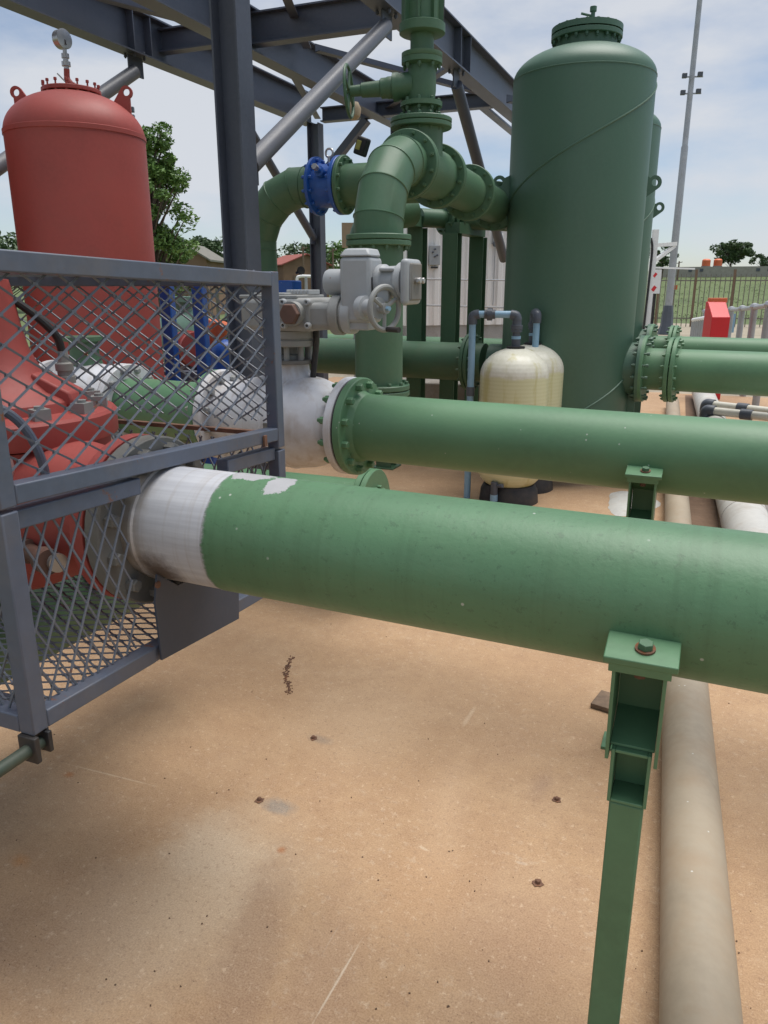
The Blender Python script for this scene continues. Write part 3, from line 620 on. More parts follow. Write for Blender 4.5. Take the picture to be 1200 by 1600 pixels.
t.part('stand', MB().box((CB + .1, V0 + .1, Z0 / 2 - .012), (.06, .06, Z0 - .03)).bar((CB + .1, V0 + .1, .74), (CU - .12, V0 + .1, .765), .05, .05), M['steel'])
t.part('stand', MB().box((CB + .1, V1 - .1, Z0 / 2 - .03), (.06, .06, Z0 - .06)).bar((CB + .1, V1 - .1, .70), (CU - .12, V1 - .1, .735), .05, .05), M['steel'])

# ================================================================ FLOOR STUDS AND CRACK
for k, (px, py, lab) in enumerate(((490, 1154, 'rusty cut-off anchor stud in the floor nearest the rust squiggle'), (405, 1251, 'rusty anchor stud on the grey patch of floor'), (870, 1250, 'rusty stud in the floor nearest the green post head'), (840, 1380, 'rusty floor stud nearest the lower green post'))):
    p = onz(px, py, 0); t = T('anchor_stud', lab, 'anchor stud', p, 'rusty cut-off studs in the concrete floor')
    t.part('stud', MB().lathe(p, (random.uniform(-.2, .2), random.uniform(-.2, .2), 1), [(.0075, -.002), (.0075, .009), (.0055, .012), (0, .0125)], 9), M['rust'])
    mb = MB(); nn_ = 14; P = [p + V((math.cos(6.283 * i_ / nn_), math.sin(6.283 * i_ / nn_), 0)) * random.uniform(.011, .019) + V((0, 0, .0015)) for i_ in range(nn_)]
    mb.prism(P, (0, 0, .0012)); t.part('rust_crust', mb, M['rust'])
t = T('rust_flake_trail', 'thin squiggle of rust flakes on the floor below the pipe', 'debris', onz(450, 1055, 0))
mb = MB()
for pp in spline([(456, 1026, 0), (449, 1042, 0), (446, 1055, 0), (450, 1068, 0), (452, 1082, 0)], 18):
    for _ in range(2):
        p = onz(pp.x + random.gauss(0, 2.2), pp.y + random.gauss(0, 2.0), .002); a = random.random() * 6
        mb.box(p, (random.uniform(.003, .010), random.uniform(.002, .006), random.uniform(.002, .004)), a)
t.part('flakes', mb, M['rust'], kind='stuff')
mb = MB()
for _ in range(320):
    px, py = random.uniform(0, 1180), random.uniform(960, 1600); p = onz(px, py, .0015); r_ = random.choice((.0006, .0008, .001, .0012, .0022))
    mb.box(p, (r_ * 2, r_ * 1.4, r_), random.random() * 6)
o = struct('grit', mb, M['dirt'], 'stuff'); o['label'] = 'tiny specks of grit scattered on the concrete floor'; o['category'] = 'grit'

# ================================================================ RISER, HEADER AND STACK
HU, HV, HZ = -1.73, 4.10, 2.335
t = T('riser_pipe', 'green riser with mitred elbow behind the grey actuator', 'pipe', (HU, HV, .5))
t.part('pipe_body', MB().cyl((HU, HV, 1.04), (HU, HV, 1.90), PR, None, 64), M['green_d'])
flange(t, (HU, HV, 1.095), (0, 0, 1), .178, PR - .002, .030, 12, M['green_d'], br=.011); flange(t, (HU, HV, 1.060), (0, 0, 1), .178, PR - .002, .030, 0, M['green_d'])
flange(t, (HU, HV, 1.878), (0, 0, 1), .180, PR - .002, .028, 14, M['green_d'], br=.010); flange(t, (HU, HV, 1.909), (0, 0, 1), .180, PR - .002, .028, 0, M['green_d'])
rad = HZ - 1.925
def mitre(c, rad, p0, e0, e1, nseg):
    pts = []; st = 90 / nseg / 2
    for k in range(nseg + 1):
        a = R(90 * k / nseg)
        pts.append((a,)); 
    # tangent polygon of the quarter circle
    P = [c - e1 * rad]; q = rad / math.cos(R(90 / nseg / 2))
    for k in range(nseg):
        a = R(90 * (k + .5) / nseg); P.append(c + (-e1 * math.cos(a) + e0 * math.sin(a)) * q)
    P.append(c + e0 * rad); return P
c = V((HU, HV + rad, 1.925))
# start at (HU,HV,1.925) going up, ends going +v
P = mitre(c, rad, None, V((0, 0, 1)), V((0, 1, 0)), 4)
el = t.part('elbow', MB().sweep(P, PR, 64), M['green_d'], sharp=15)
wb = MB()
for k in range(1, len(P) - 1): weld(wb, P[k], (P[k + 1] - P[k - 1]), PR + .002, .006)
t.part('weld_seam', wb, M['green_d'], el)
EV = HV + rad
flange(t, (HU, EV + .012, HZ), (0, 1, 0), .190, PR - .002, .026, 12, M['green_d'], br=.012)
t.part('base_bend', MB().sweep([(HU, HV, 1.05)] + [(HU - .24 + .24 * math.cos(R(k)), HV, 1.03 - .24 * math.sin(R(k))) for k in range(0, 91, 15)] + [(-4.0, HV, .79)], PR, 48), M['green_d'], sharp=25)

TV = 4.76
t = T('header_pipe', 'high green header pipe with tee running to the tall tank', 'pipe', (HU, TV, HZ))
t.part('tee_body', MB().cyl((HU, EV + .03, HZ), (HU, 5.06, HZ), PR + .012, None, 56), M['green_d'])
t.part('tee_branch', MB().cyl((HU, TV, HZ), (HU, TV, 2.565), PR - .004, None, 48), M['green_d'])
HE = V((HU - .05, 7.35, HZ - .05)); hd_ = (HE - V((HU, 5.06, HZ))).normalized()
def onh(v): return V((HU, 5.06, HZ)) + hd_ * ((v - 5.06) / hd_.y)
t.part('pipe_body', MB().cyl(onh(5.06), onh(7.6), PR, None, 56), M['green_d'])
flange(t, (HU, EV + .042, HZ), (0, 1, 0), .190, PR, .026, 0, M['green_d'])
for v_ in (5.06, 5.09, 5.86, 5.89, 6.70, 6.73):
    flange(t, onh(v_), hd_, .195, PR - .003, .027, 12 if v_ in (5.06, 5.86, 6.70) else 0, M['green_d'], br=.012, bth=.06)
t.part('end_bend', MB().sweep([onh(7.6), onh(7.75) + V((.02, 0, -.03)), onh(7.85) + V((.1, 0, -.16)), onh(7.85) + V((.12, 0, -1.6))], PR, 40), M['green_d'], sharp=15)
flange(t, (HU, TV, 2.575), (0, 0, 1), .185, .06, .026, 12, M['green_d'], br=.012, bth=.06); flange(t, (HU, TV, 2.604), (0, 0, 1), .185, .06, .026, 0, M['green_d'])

t = T('gate_valve', 'green gate valve with side handwheel above the header tee', 'valve', (HU, TV, 2.62))
r2 = .075
t.part('valve_body', MB().lathe((HU, TV, 2.617), (0, 0, 1), [(r2, 0), (r2, .06), (.125, .062), (.125, .088), (r2 + .004, .092), (.086, .15), (.086, .22), (r2 + .004, .28), (.120, .290), (.120, .318), (r2, .32)], 48), M['green_d'])
for z in (2.692, 2.918): 
    me = bolt_mesh(.011, .030, M['green_d'], .8)
    for k in range(8):
        a = R(45 * k + 12); t.put('bolt', me, (HU + .103 * math.cos(a), TV + .103 * math.sin(a), z), Quaternion((1, 0, 0, 0)))
sdv = V((-.97, -.25, -.05)).normalized()
bo = V((HU, TV, 2.80))
t.part('bonnet', MB().lathe(bo, sdv, [(.075, .05), (.072, .13), (.078, .14), (.078, .17), (.060, .175), (.060, .20), (.056, .21), (.056, .24), (.045, .25), (.040, .36), (.032, .365), (.030, .43), (.015, .435), (.015, .46)], 32), M['green_d'])
hw = bo + sdv * .44; a, b_, c_ = basis(sdv); hm = MB()
hm.sweep([hw + (a * math.cos(2 * math.pi * i_ / 36) + b_ * math.sin(2 * math.pi * i_ / 36)) * .140 for i_ in range(37)], .0095, 8, False)
for i_ in range(4):
    an = math.pi / 2 * i_ + .4; hm.cyl(hw, hw + (a * math.cos(an) + b_ * math.sin(an)) * .135, .008, None, 8)
t.part('handwheel', hm, M['green_d'])
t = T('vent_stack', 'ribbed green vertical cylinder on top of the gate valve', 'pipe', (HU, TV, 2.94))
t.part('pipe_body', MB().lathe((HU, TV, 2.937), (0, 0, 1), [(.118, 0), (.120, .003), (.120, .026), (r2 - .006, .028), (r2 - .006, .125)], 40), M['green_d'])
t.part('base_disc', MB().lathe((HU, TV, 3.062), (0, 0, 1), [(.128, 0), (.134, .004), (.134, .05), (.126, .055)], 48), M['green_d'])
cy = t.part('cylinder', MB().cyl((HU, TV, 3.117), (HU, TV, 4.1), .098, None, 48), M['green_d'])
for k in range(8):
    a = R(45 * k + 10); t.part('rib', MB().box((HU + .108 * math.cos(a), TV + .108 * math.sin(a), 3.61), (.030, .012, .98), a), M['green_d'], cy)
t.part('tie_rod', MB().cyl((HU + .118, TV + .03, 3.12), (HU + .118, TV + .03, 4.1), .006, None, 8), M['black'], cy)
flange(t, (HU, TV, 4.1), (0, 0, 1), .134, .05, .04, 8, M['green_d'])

# left branch with blue valve and bend
BV, BZ = 5.25, 2.335
t = T('branch_bend', 'green mitred bend coming down left of the blue valve', 'pipe', (-3.15, BV, 1.5))
c = V((-2.78, BV, BZ - .42)); P = mitre(c, .42, None, V((0, 0, 1)), V((1, 0, 0)), 4)
P = [V((-3.20, BV, 1.62))] + P + [V((-2.715, BV, BZ))]
el = t.part('pipe_body', MB().sweep(P, PR, 56), M['green_d'], sharp=15)
wb = MB()
for k in range(1, len(P) - 1): weld(wb, P[k], (P[k + 1] - P[k - 1]), PR + .002, .006)
t.part('weld_seam', wb, M['green_d'], el)
flange(t, (-3.20, BV, 1.60), (0, 0, 1), .175, PR - .002, .03, 12, M['green_d'], br=.011)
t = T('blue_valve', 'bright blue flanged valve between the green bend and the elbow', 'valve', (-2.6, BV, BZ - .2))
t.part('valve_body', MB().lathe((-2.70, BV, BZ), (1, 0, 0), [(.12, 0), (.192, .001), (.195, .004), (.195, .026), (.155, .030), (.145, .06), (.145, .15), (.155, .18), (.195, .184), (.195, .206), (.192, .21), (.12, .211)], 48), M['blue'])
me = bolt_mesh(.012, .03, M['blue'], .6)
for x_ in (-2.687, -2.505):
    for k in range(12):
        a = R(30 * k + 15); t.put('bolt', me, (x_, BV + .172 * math.cos(a), BZ + .172 * math.sin(a)), V((1, 0, 0)).to_track_quat('Z', 'Y'))
t.part('side_boss', MB().lathe((-2.59, BV - .13, BZ + .07), (0, -1, .25), [(.04, 0), (.036, .04), (.022, .045), (.022, .075), (.012, .08), (.012, .11)], 16), M['blue'])
t.part('boss_nut', MB().cyl((-2.59, BV - .20, BZ + .09), (-2.59, BV - .24, BZ + .1), .021, None, 6), M['chrome'])
t.part('lifting_eye', MB().sweep([(-2.59 + .028 * math.cos(2 * math.pi * k / 16), BV, BZ + .215 + .028 * math.sin(2 * math.pi * k / 16)) for k in range(17)], .008, 8, False).cyl((-2.59, BV, BZ + .14), (-2.59, BV, BZ + .19), .014, None, 10), M['chrome'])
t = T('branch_pipe', 'short green pipe joining the blue valve to the header', 'pipe', (-2.4, BV, BZ))
t.part('pipe_body', MB().cyl((-2.488, BV, BZ), (HU - .1, BV, BZ), PR, None, 48), M['green_d'])
flange(t, (-2.47, BV, BZ), (1, 0, 0), .195, PR - .002, .028, 12, M['green_d'], br=.012)
t = T('air_valve', 'black air valve with tan cap poking up behind the elbow', 'valve', (-2.08, BV, BZ + .1))
t.part('valve_body', MB().lathe((-2.06, BV, BZ + .12), (0, 0, 1), [(.05, 0), (.05, .14), (.062, .145), (.064, .22), (.05, .235)], 24), M['black']); t.part('cap', MB().lathe((-2.06, BV, BZ + .355), (0, 0, 1), [(.045, 0), (.045, .018), (.036, .02), (.036, .05), (.03, .055)], 16), M['tan'])
t = T('tilted_actuator', 'black and yellow valve top tilted beside the blue valve', 'actuator', (-2.42, BV, BZ + .18))
t.part('housing', MB().box((-2.36, BV + .05, BZ + .25), (.08, .08, .12), M=Matrix.Rotation(.35, 3, 'Y')), M['black'], bevel=.012); t.part('yellow_label', MB().box((-2.37, BV + .008, BZ + .255), (.035, .006, .06), M=Matrix.Rotation(.35, 3, 'Y')), paint('yellow_label_paint', (.33, .31, .08), .5, .15), bevel=.002)
# lower blue isolating valve under the bend
t = T('blue_valve', 'blue isolating valve under the left green bend behind the cage', 'valve', (-3.2, BV, 1.2))
t.part('valve_body', MB().lathe((-3.20, BV, .95), (0, 0, 1), [(.16, 0), (.18, .004), (.18, .03), (.14, .04), (.15, .15), (.21, .25), (.21, .42), (.15, .52), (.14, .60), (.18, .605), (.18, .63), (.16, .634)], 40), M['blue'])
t.part('gear_case', MB().box((-2.93, BV - .02, 1.62), (.12, .16, .15)), M['blue'], bevel=.012); t.part('knob', MB().lathe((-2.88, BV, 1.75), (.8, -.5, .2), [(.01, 0), (.01, .06), (.03, .062), (.03, .075)], 16), M['black'])
t.part('lower_pipe', MB().cyl((-3.20, BV, 0), (-3.20, BV, .95), PR, None, 40), M['green_d'])

def lug(cen, d, n_, ro, ri, first, last):
    "plate ear with a through hole"
    outer = list(first) + [cen + d * ro * math.cos(R(a)) + V((0, 0, ro * math.sin(R(a)))) for a in range(-60, 141, 20)] + list(last)
    K = 20; inner = [cen + d * ri * math.cos(2 * math.pi * k / K) + V((0, 0, ri * math.sin(2 * math.pi * k / K))) for k in range(K)]
    mb = MB(); L_ = len(outer); ii = []
    for p in outer: ii.append(min(range(K), key=lambda q: (inner[q] - p).length))
    mb.v = [p + n_ for p in outer] + [p - n_ for p in outer] + [p + n_ for p in inner] + [p - n_ for p in inner]; o2 = 2 * L_; o3 = o2 + K
    for k in range(L_):
        j = (k + 1) % L_; mb.f.append((k, j, j + L_, k + L_)); a = ii[k]; e = ii[j]; mid = []
        q = a
        while q != e: mid.append(q); q = (q + 1) % K
        mid.append(e)
        mb.f.append(tuple([k] + [o2 + q for q in mid] + [j])); mb.f.append(tuple([k + L_] + [o3 + q for q in mid] + [j + L_]))
    for k in range(K): j = (k + 1) % K; mb.f.append((o2 + k, o2 + j, o3 + j, o3 + k))
    return mb

# ================================================================ GREEN VESSELS
TR = .552
def vessel(cx, cy, label, seam):
    t = T('green_vessel', label, 'tank', (cx, cy, 0), 'tall green pressure vessels')
    zs, zt = .60, 3.215
    prof = [(0, zs - .27)] + [(TR * math.sin(R(a)), zs - .27 * math.cos(R(a))) for a in range(10, 90, 10)] + [(TR, zs), (TR, zt)] + [(TR * math.cos(R(a)), zt + .24 * math.sin(R(a))) for a in range(8, 68, 6)]
    t.part('shell', MB().lathe((cx, cy, 0), (0, 0, 1), prof, 96, False), M['tankgreen'], sharp=25)
    t.part('weld_seam', weld(MB(), (cx, cy, zt), (0, 0, 1), TR, .008), M['tankgreen']); t.part('weld_seam', weld(MB(), (cx, cy, zs + .02), (0, 0, 1), TR, .008), M['tankgreen'])
    a0, h0, a1, h1 = seam; N = 60; P = []
    for k in range(N + 1):
        a = R(a0 + (a1 - a0) * k / N); z = h0 + (h1 - h0) * k / N; P.append((cx + TR * math.cos(a), cy + TR * math.sin(a), z))
    t.part('spiral_weld', MB().sweep(P, .0085, 6), M['tankgreen'])
    zn = zt + .20
    mh = t.part('manhole_neck', MB().cyl((cx, cy, zn), (cx, cy, zn + .09), .235, None, 56), M['tankgreen'])
    t.part('manhole_cover', MB().lathe((cx, cy, zn + .125), (0, 0, 1), [(.24, 0), (.272, .001), (.272, .042), (.24, .048), (0, .055)], 56), M['tankgreen'], mh)
    f = flange(t, (cx, cy, zn + .10), (0, 0, 1), .272, .23, .036, 20, M['tankgreen'], None, .013, mh, .252, bth=.072)
    t.part('vent_fitting', MB().lathe((cx + .04, cy - .02, zn + .17), (0, 0, 1), [(.025, 0), (.025, .03), (.016, .032), (.016, .10), (.026, .102), (.026, .135)], 12).cyl((cx + .04, cy - .02, zn + .24), (cx - .05, cy - .02, zn + .27), .009, None, 8), M['tankgreen'], mh)
    for k in (28, 148, 268):
        a = R(k - 24); x, y = cx + (TR + .01) * math.cos(a), cy + (TR + .01) * math.sin(a)
        lg = t.part('leg', MB().box((x, y, .39), (.10, .10, .78), a), M['tankgreen'], bevel=.006)
        t.part('base_plate', MB().box((x, y, .008), (.18, .18, .016), a), M['green'], lg)
    for sgn in (-1, 1):
        x = cx + sgn * (TR + .035); d = V((math.cos(R(22)), math.sin(R(22)), 0)); o_ = V((cx, cy, 2.44)) + d * sgn * TR
        dd_ = d * sgn; n_ = V((d.y, -d.x, 0)) * .010; cen = o_ + dd_ * .085 + V((0, 0, .03))
        t.part('lifting_lug', lug(cen, dd_, n_, .055, .028, [o_ - dd_ * .03 + V((0, 0, -.12))], [o_ - dd_ * .03 + V((0, 0, .10))]), M['tankgreen'], sharp=0)
    t.part('nozzle', MB().cyl((cx + TR * .7, cy, .985), (cx + TR + .07, cy, .985), .215, None, 48), M['tankgreen'])
    flange(t, (cx + TR + .075, cy, .985), (1, 0, 0), .275, .16, .036, 16, M['tankgreen'], None, .014, rb=.25, bth=.08)
    t.part('nozzle', MB().cyl((cx - TR * .8, cy, .985), (cx - TR - .12, cy, .985), .17, None, 48), M['tankgreen'])
    return t
TX, TY = -1.125, 6.86
vessel(TX, TY, 'tall green steel vessel nearest the camera with a spiral weld', (-160, 2.28, 20, 3.22))
t2x, t2y = TX - .095, 9.05
vessel(t2x, t2y, 'green vessel mostly hidden behind the nearest green vessel', (-160, 1.5, 20, 2.6))
def spiral2():
    P = [(TX + (TR) * math.cos(R(a)), TY + TR * math.sin(R(a)), z) for a, z in [(-100 + 115 * k / 40, .48 + .62 * k / 40) for k in range(41)]]
    o = [k for k in bpy.data.objects if k.name.startswith('green_vessel')][0]
    me = mesh_of('spiral_weld', MB().sweep(P, .0085, 6), (TX, TY, 0), 35); me.materials.append(M['tankgreen']); q = bpy.data.objects.new('spiral_weld', me); COL.objects.link(q); q.parent = o
spiral2()

def outlet(cx, cy, label, ln, r_):
    t = T('outlet_pipe', label, 'pipe', (cx + TR, cy, .985)); x0 = cx + TR + .094; z = .985
    e = V((1, -.30 / .95 * .25, 0)).normalized(); o_ = V((x0, cy, z))
    flange(t, o_ + e * .018, e, .275, r_ - .01, .036, 0, M['green'])
    t.part('pipe_body', MB().cyl(o_, o_ + e * ln, r_, None, 56), M['green'])
    for h in (.22, .262): flange(t, o_ + e * h, e, .265, r_ - .01, .034, 16 if h < .25 else 0, M['green'], None, .012, rb=.24, bth=.08)
    flange(t, o_ + e * (ln - .3), e, .265, r_ - .01, .034, 16, M['green'], None, .012, rb=.24)
    flange(t, o_ + e * (ln - .25), e, .265, r_ - .01, .034, 0, M['green'])
    p = o_ + e * (ln - .15); t.part('stand', MB().box((p.x, p.y, (z - r_) / 2), (.08, .08, z - r_)).box((p.x, p.y, .01), (.2, .2, .02)).box((p.x, p.y, z - r_ - .01), (.25, .14, .04)), M['green_d'])
outlet(TX, TY, 'green flanged outlet pipe leading right from the nearest vessel', 1.42, .172)
outlet(t2x, t2y, 'green outlet pipe of the hidden vessel, behind the nearer outlet', 1.9, .15)

t = T('feed_pipe', 'green pipe with rust band feeding the nearest vessel from the left', 'pipe', (-3, TY, .98))
fp0, fp1 = V((-4.6, TY + .16, .985)), V((TX - TR - .12, TY, .985)); fd = (fp1 - fp0).normalized()
t.part('pipe_body', MB().cyl(fp0, fp1 - fd * .05, .172, None, 56), M['green_d'])
t.part('rust_band', MB().cyl(V((-3.36, TY + .10, .985)), V((-3.21, TY + .095, .985)), .1735, None, 56, False), paint('rust_stained_green', (.10, .12, .07), .6, .25, 6, rust=1.3), label='rust stained band around the pipe')
for h in (.0, .04): flange(t, fp1 - fd * (.16 + h), fd, .255, .165, .034, 14 if h == 0 else 0, M['green_d'], None, .013, rb=.23, bth=.074, side=-1)
t = T('rear_pipe', 'pale green pipe along the foot of the white building', 'pipe', (-4, 10.2, .7))
t.part('pipe_body', MB().cyl((-7, 10.3, .82), (-1.6, 10.1, .82), .17, None, 40), M['green']); t.part('saddle', MB().box((-4.2, 10.2, .33), (.2, .3, .66)).box((-2.6, 10.15, .33), (.2, .3, .66)), M['concrete'])

# green portal stands behind the feed pipe
def stand(x1, y1, x2, y2, zt, label):
    t = T('portal_stand', label, 'pipe stand', (x1, y1, 0), 'green portal stands behind the feed pipe')
    for (x, y) in ((x1, y1), (x2, y2)):
        t.part('post', MB().ibeam((x, y, .012), (x, y, zt), .15, .15, .010, .008, up=(0, 1, 0)), M['green_d']); t.part('base_plate', MB().box((x, y, .006), (.22, .22, .012)), M['green_d'])
    t.part('cross_beam', MB().bar((x1, y1, zt + .05), (x2, y2, zt + .05), .15, .10), M['green_d'])
pa = at(706, 400, 7.75); pb = at(733, 400, 8.15); stand(pa.x, pa.y, pb.x + .02, pb.y + .25, 2.14, 'green portal stand nearer the tall vessel')
pa = at(652, 400, 7.75); pb = at(604, 400, 7.1); stand(pa.x, pa.y, pb.x, pb.y, 2.19, 'green portal stand behind the riser pipe')
t = T('small_pipe', 'small green flanged pipe tucked under the header', 'pipe', (-2.4, 7.6, 2.2))
q0, q1 = at(655, 340, 7.7), at(795, 348, 8.3); qd = (q1 - q0).normalized(); t.part('pipe_body', MB().cyl(q0, q1, .085, None, 32), M['green_d'])
for h in (.30, .36, .44): flange(t, q0 + qd * h, qd, .145, .08, .028, 8, M['green_d'], br=.012)
t = T('green_bend', 'green bend half hidden behind the riser elbow', 'pipe', at(550, 390, 6.2))
t.part('pipe_body', MB().sweep(spline([at(640, 330, 6.5), at(600, 338, 6.3), at(575, 358, 6.2), at(569, 395, 6.2), at(580, 440, 6.25), at(592, 480, 6.3), at(592, 560, 6.3), at(592, 640, 6.3)], 4), .12, 32), M['green_d'], sharp=25)
q = at(541, 368, 11); t = T('tan_board', 'small tan board on a pole behind the green bend', 'sign', (q.x, q.y, 0)); t.part('board', MB().box(q + V((.1, 0, 0)), (.30, .03, .32), YAW), M['tan']); t.part('pole', MB().cyl((q.x + .1, q.y + .03, 0), (q.x + .1, q.y + .03, q.z), .02, None, 8), M['galv'])
t = T('concrete_plinth', 'rough stained concrete plinth behind the portal stands', 'plinth', (-3.4, 8.9, 0)); pc = at(680, 600, 8.8)
t.part('block', MB().box((pc.x, pc.y, .31), (1.35, .5, .62), R(4)), M['concrete'], bevel=.015)

# ================================================================ FIBREGLASS FILTERS
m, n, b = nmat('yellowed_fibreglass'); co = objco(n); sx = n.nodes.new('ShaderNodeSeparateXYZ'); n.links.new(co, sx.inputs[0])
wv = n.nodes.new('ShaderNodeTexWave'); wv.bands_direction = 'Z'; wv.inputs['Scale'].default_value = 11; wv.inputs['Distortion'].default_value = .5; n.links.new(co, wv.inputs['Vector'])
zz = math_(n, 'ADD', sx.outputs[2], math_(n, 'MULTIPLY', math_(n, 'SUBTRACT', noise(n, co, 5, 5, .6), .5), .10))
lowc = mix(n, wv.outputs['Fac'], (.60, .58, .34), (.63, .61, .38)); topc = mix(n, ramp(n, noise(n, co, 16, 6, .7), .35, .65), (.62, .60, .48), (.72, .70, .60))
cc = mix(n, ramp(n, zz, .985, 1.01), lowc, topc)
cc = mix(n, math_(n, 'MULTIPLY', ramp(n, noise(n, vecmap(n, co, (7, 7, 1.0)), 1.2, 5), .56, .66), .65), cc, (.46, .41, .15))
n.links.new(cc, b.inputs['Base Color']); b.inputs['Roughness'].default_value = .38; bump(n, b, wv.outputs['Fac'], .12, .003); b.inputs['Subsurface Weight'].default_value = .0
M['frp'] = m
def filt(cx, cy, label, flip):
    t = T('filter_tank', label, 'filter tank', (cx, cy, 0), 'fibreglass filter tanks'); r_ = .262; zt = 1.0; z0 = .28
    prof = [(0, z0 - .19)] + [(r_ * math.sin(R(a)), z0 - .19 * math.cos(R(a))) for a in range(12, 90, 13)] + [(r_, z0), (r_, zt)] + [(r_ * math.cos(R(a)), zt + .205 * math.sin(R(a))) for a in range(8, 80, 8)] + [(.05, zt + .206)]
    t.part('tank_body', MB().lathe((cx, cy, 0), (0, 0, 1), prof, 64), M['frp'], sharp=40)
    t.part('base', MB().lathe((cx, cy, 0), (0, 0, 1), [(.235, 0), (.225, .10), (.20, .145), (.19, .145), (.20, .1), (.21, 0)], 48, False), M['black'], label='black moulded base ring')
    t.part('collar', MB().lathe((cx, cy, zt + .196), (0, 0, 1), [(.068, 0), (.070, .004), (.070, .018), (.045, .02)], 32), M['black'])
    zc = zt + .214
    pp = t.part('outlet_stub', MB().lathe((cx, cy, zc), (0, 0, 1), [(.034, 0), (.034, .055), (.027, .058), (.027, .09)], 24), M['pvcgrey'])
    t.part('union', MB().lathe((cx, cy, zc + .075), (0, 0, 1), [(.030, 0), (.030, .03), (.042, .032), (.042, .052), (.046, .054), (.046, .082), (.036, .085), (.034, .13)], 24), M['pvcgrey'], pp)
    t.part('blue_sleeve', MB().lathe((cx, cy, zc + .055), (0, 0, 1), [(.0355, 0), (.0355, .022)], 24), M['pvcblue'], pp)
    tz = zc + .235; d = V((-.98, -.18, 0)) if not flip else V((.45, -.9, 0)).normalized(); ln = .335 if not flip else .085
    A_ = V((cx, cy, tz)); B_ = A_ + d * ln
    t.part('elbow', MB().sweep(spline([(cx, cy, zc + .19), (cx, cy, tz - .03), A_ + d * .012 + V((0, 0, -.008)), A_ + d * .05]), .036, 20), M['pvcgrey'], pp)
    t.part('cross_pipe', MB().cyl(A_ + d * .03, B_ - d * .02, .0265, None, 20), M['pvcblue'], pp)
    if not flip:
        t.part('union', MB().lathe(A_ + d * .165, d, [(.034, 0), (.034, .02), (.046, .022), (.046, .06), (.034, .062), (.034, .08)], 12), M['pvcgrey'], pp)
    t.part('elbow', MB().sweep(spline([B_ - d * .05, B_ - d * .012 + V((0, 0, -.008)), B_ + V((0, 0, -.03)), B_ + V((0, 0, -.075))]), .036, 20), M['pvcgrey'], pp)
    dn = t.part('down_pipe', MB().cyl(B_ + V((0, 0, -.05)), (B_.x, B_.y, .0), .0265, None, 20), M['pvcblue'])
    t.part('coupling', MB().cyl((B_.x, B_.y, .83), (B_.x, B_.y, .90), .033, None, 20), M['pvcgrey'], dn)
    if not flip:
        k = V((cx - .06, cy - .24, 0)); t.part('drain_valve', MB().cyl(k + V((0, 0, .0)), k + V((0, 0, .20)), .028, None, 16).cyl(k + V((.02, 0, .17)), k + V((.07, -.02, .18)), .016, None, 10), M['pvcgrey']); t.part('drain_sleeve', MB().cyl(k + V((0, 0, .05)), k + V((0, 0, .10)), .030, None, 16), M['pvcblue'])
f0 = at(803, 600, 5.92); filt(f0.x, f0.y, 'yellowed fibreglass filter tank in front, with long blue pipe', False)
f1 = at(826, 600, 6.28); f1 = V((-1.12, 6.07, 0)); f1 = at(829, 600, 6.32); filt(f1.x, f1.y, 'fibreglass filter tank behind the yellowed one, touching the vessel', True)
p = onz(985, 786, 0); t = T('cement_spill', 'hardened white cement spill on the floor beside the bracket support', 'spill', p)
mb = MB(); nn_ = 30; rr_ = [1 + .16 * math.sin(3 * k * .209 + 1) + random.uniform(-.05, .05) for k in range(nn_)]
mb.v = [p + V((0, 0, .035))] + [p + V((math.cos(6.283 * k / nn_) * .19 * rr_[k] * s_, math.sin(6.283 * k / nn_) * .36 * rr_[k] * s_, z_)) for s_, z_ in ((.5, .028), (.85, .015), (1, .001)) for k in range(nn_)]
mb.f = [(0, 1 + k, 1 + (k + 1) % nn_) for k in range(nn_)] + [(1 + j * nn_ + k, 1 + (j + 1) * nn_ + k, 1 + (j + 1) * nn_ + (k + 1) % nn_, 1 + j * nn_ + (k + 1) % nn_) for j in range(2) for k in range(nn_)]
t.part('spill', mb, M['whitepipe'], sharp=60)
# small white pipes at the right
for k, (ya, yb) in enumerate(((628, 643), (638, 652))):
    a = onz(1103, ya + 3, .32); b_ = onz(1215, yb + 1, .32)
    t = T('pvc_pipe', ('upper' if k == 0 else 'lower') + ' of two thin cream pipes under the outlet pipe', 'pipe', a, 'thin cream pipes with dark fittings'); d = (b_ - a).normalized()
    t.part('pipe_body', MB().cyl(a + d * .05, b_, .045, None, 20), M['pvcwhite']); t.part('elbow', MB().sweep(spline([a + d * .10, a + d * .02, a + V((0, 0, -.04)), a + V((0, 0, -.10))]), .062, 16), M['pvcgrey'])
    t.part('drop_pipe', MB().cyl(a + V((0, 0, -.08)), (a.x, a.y, 0), .045, None, 16), M['pvcwhite'])
    for h in ((.38, .50), (.92, .97)): t.part('coupling', MB().cyl(a + d * h[0], a + d * h[1], .058, None, 16), M['pvcgrey'])
pq = onz(1190, 815, 0); t = T('white_cover', 'low white metal cover on the floor at the right edge', 'cover', pq); t.part('box', MB().prism([(pq.x - .1, pq.y - .2, 0), (pq.x + .5, pq.y - .2, 0), (pq.x + .5, pq.y - .2, .24), (pq.x - .02, pq.y - .2, .24)], (0, .7, 0)), M['whitewall'], bevel=.006)

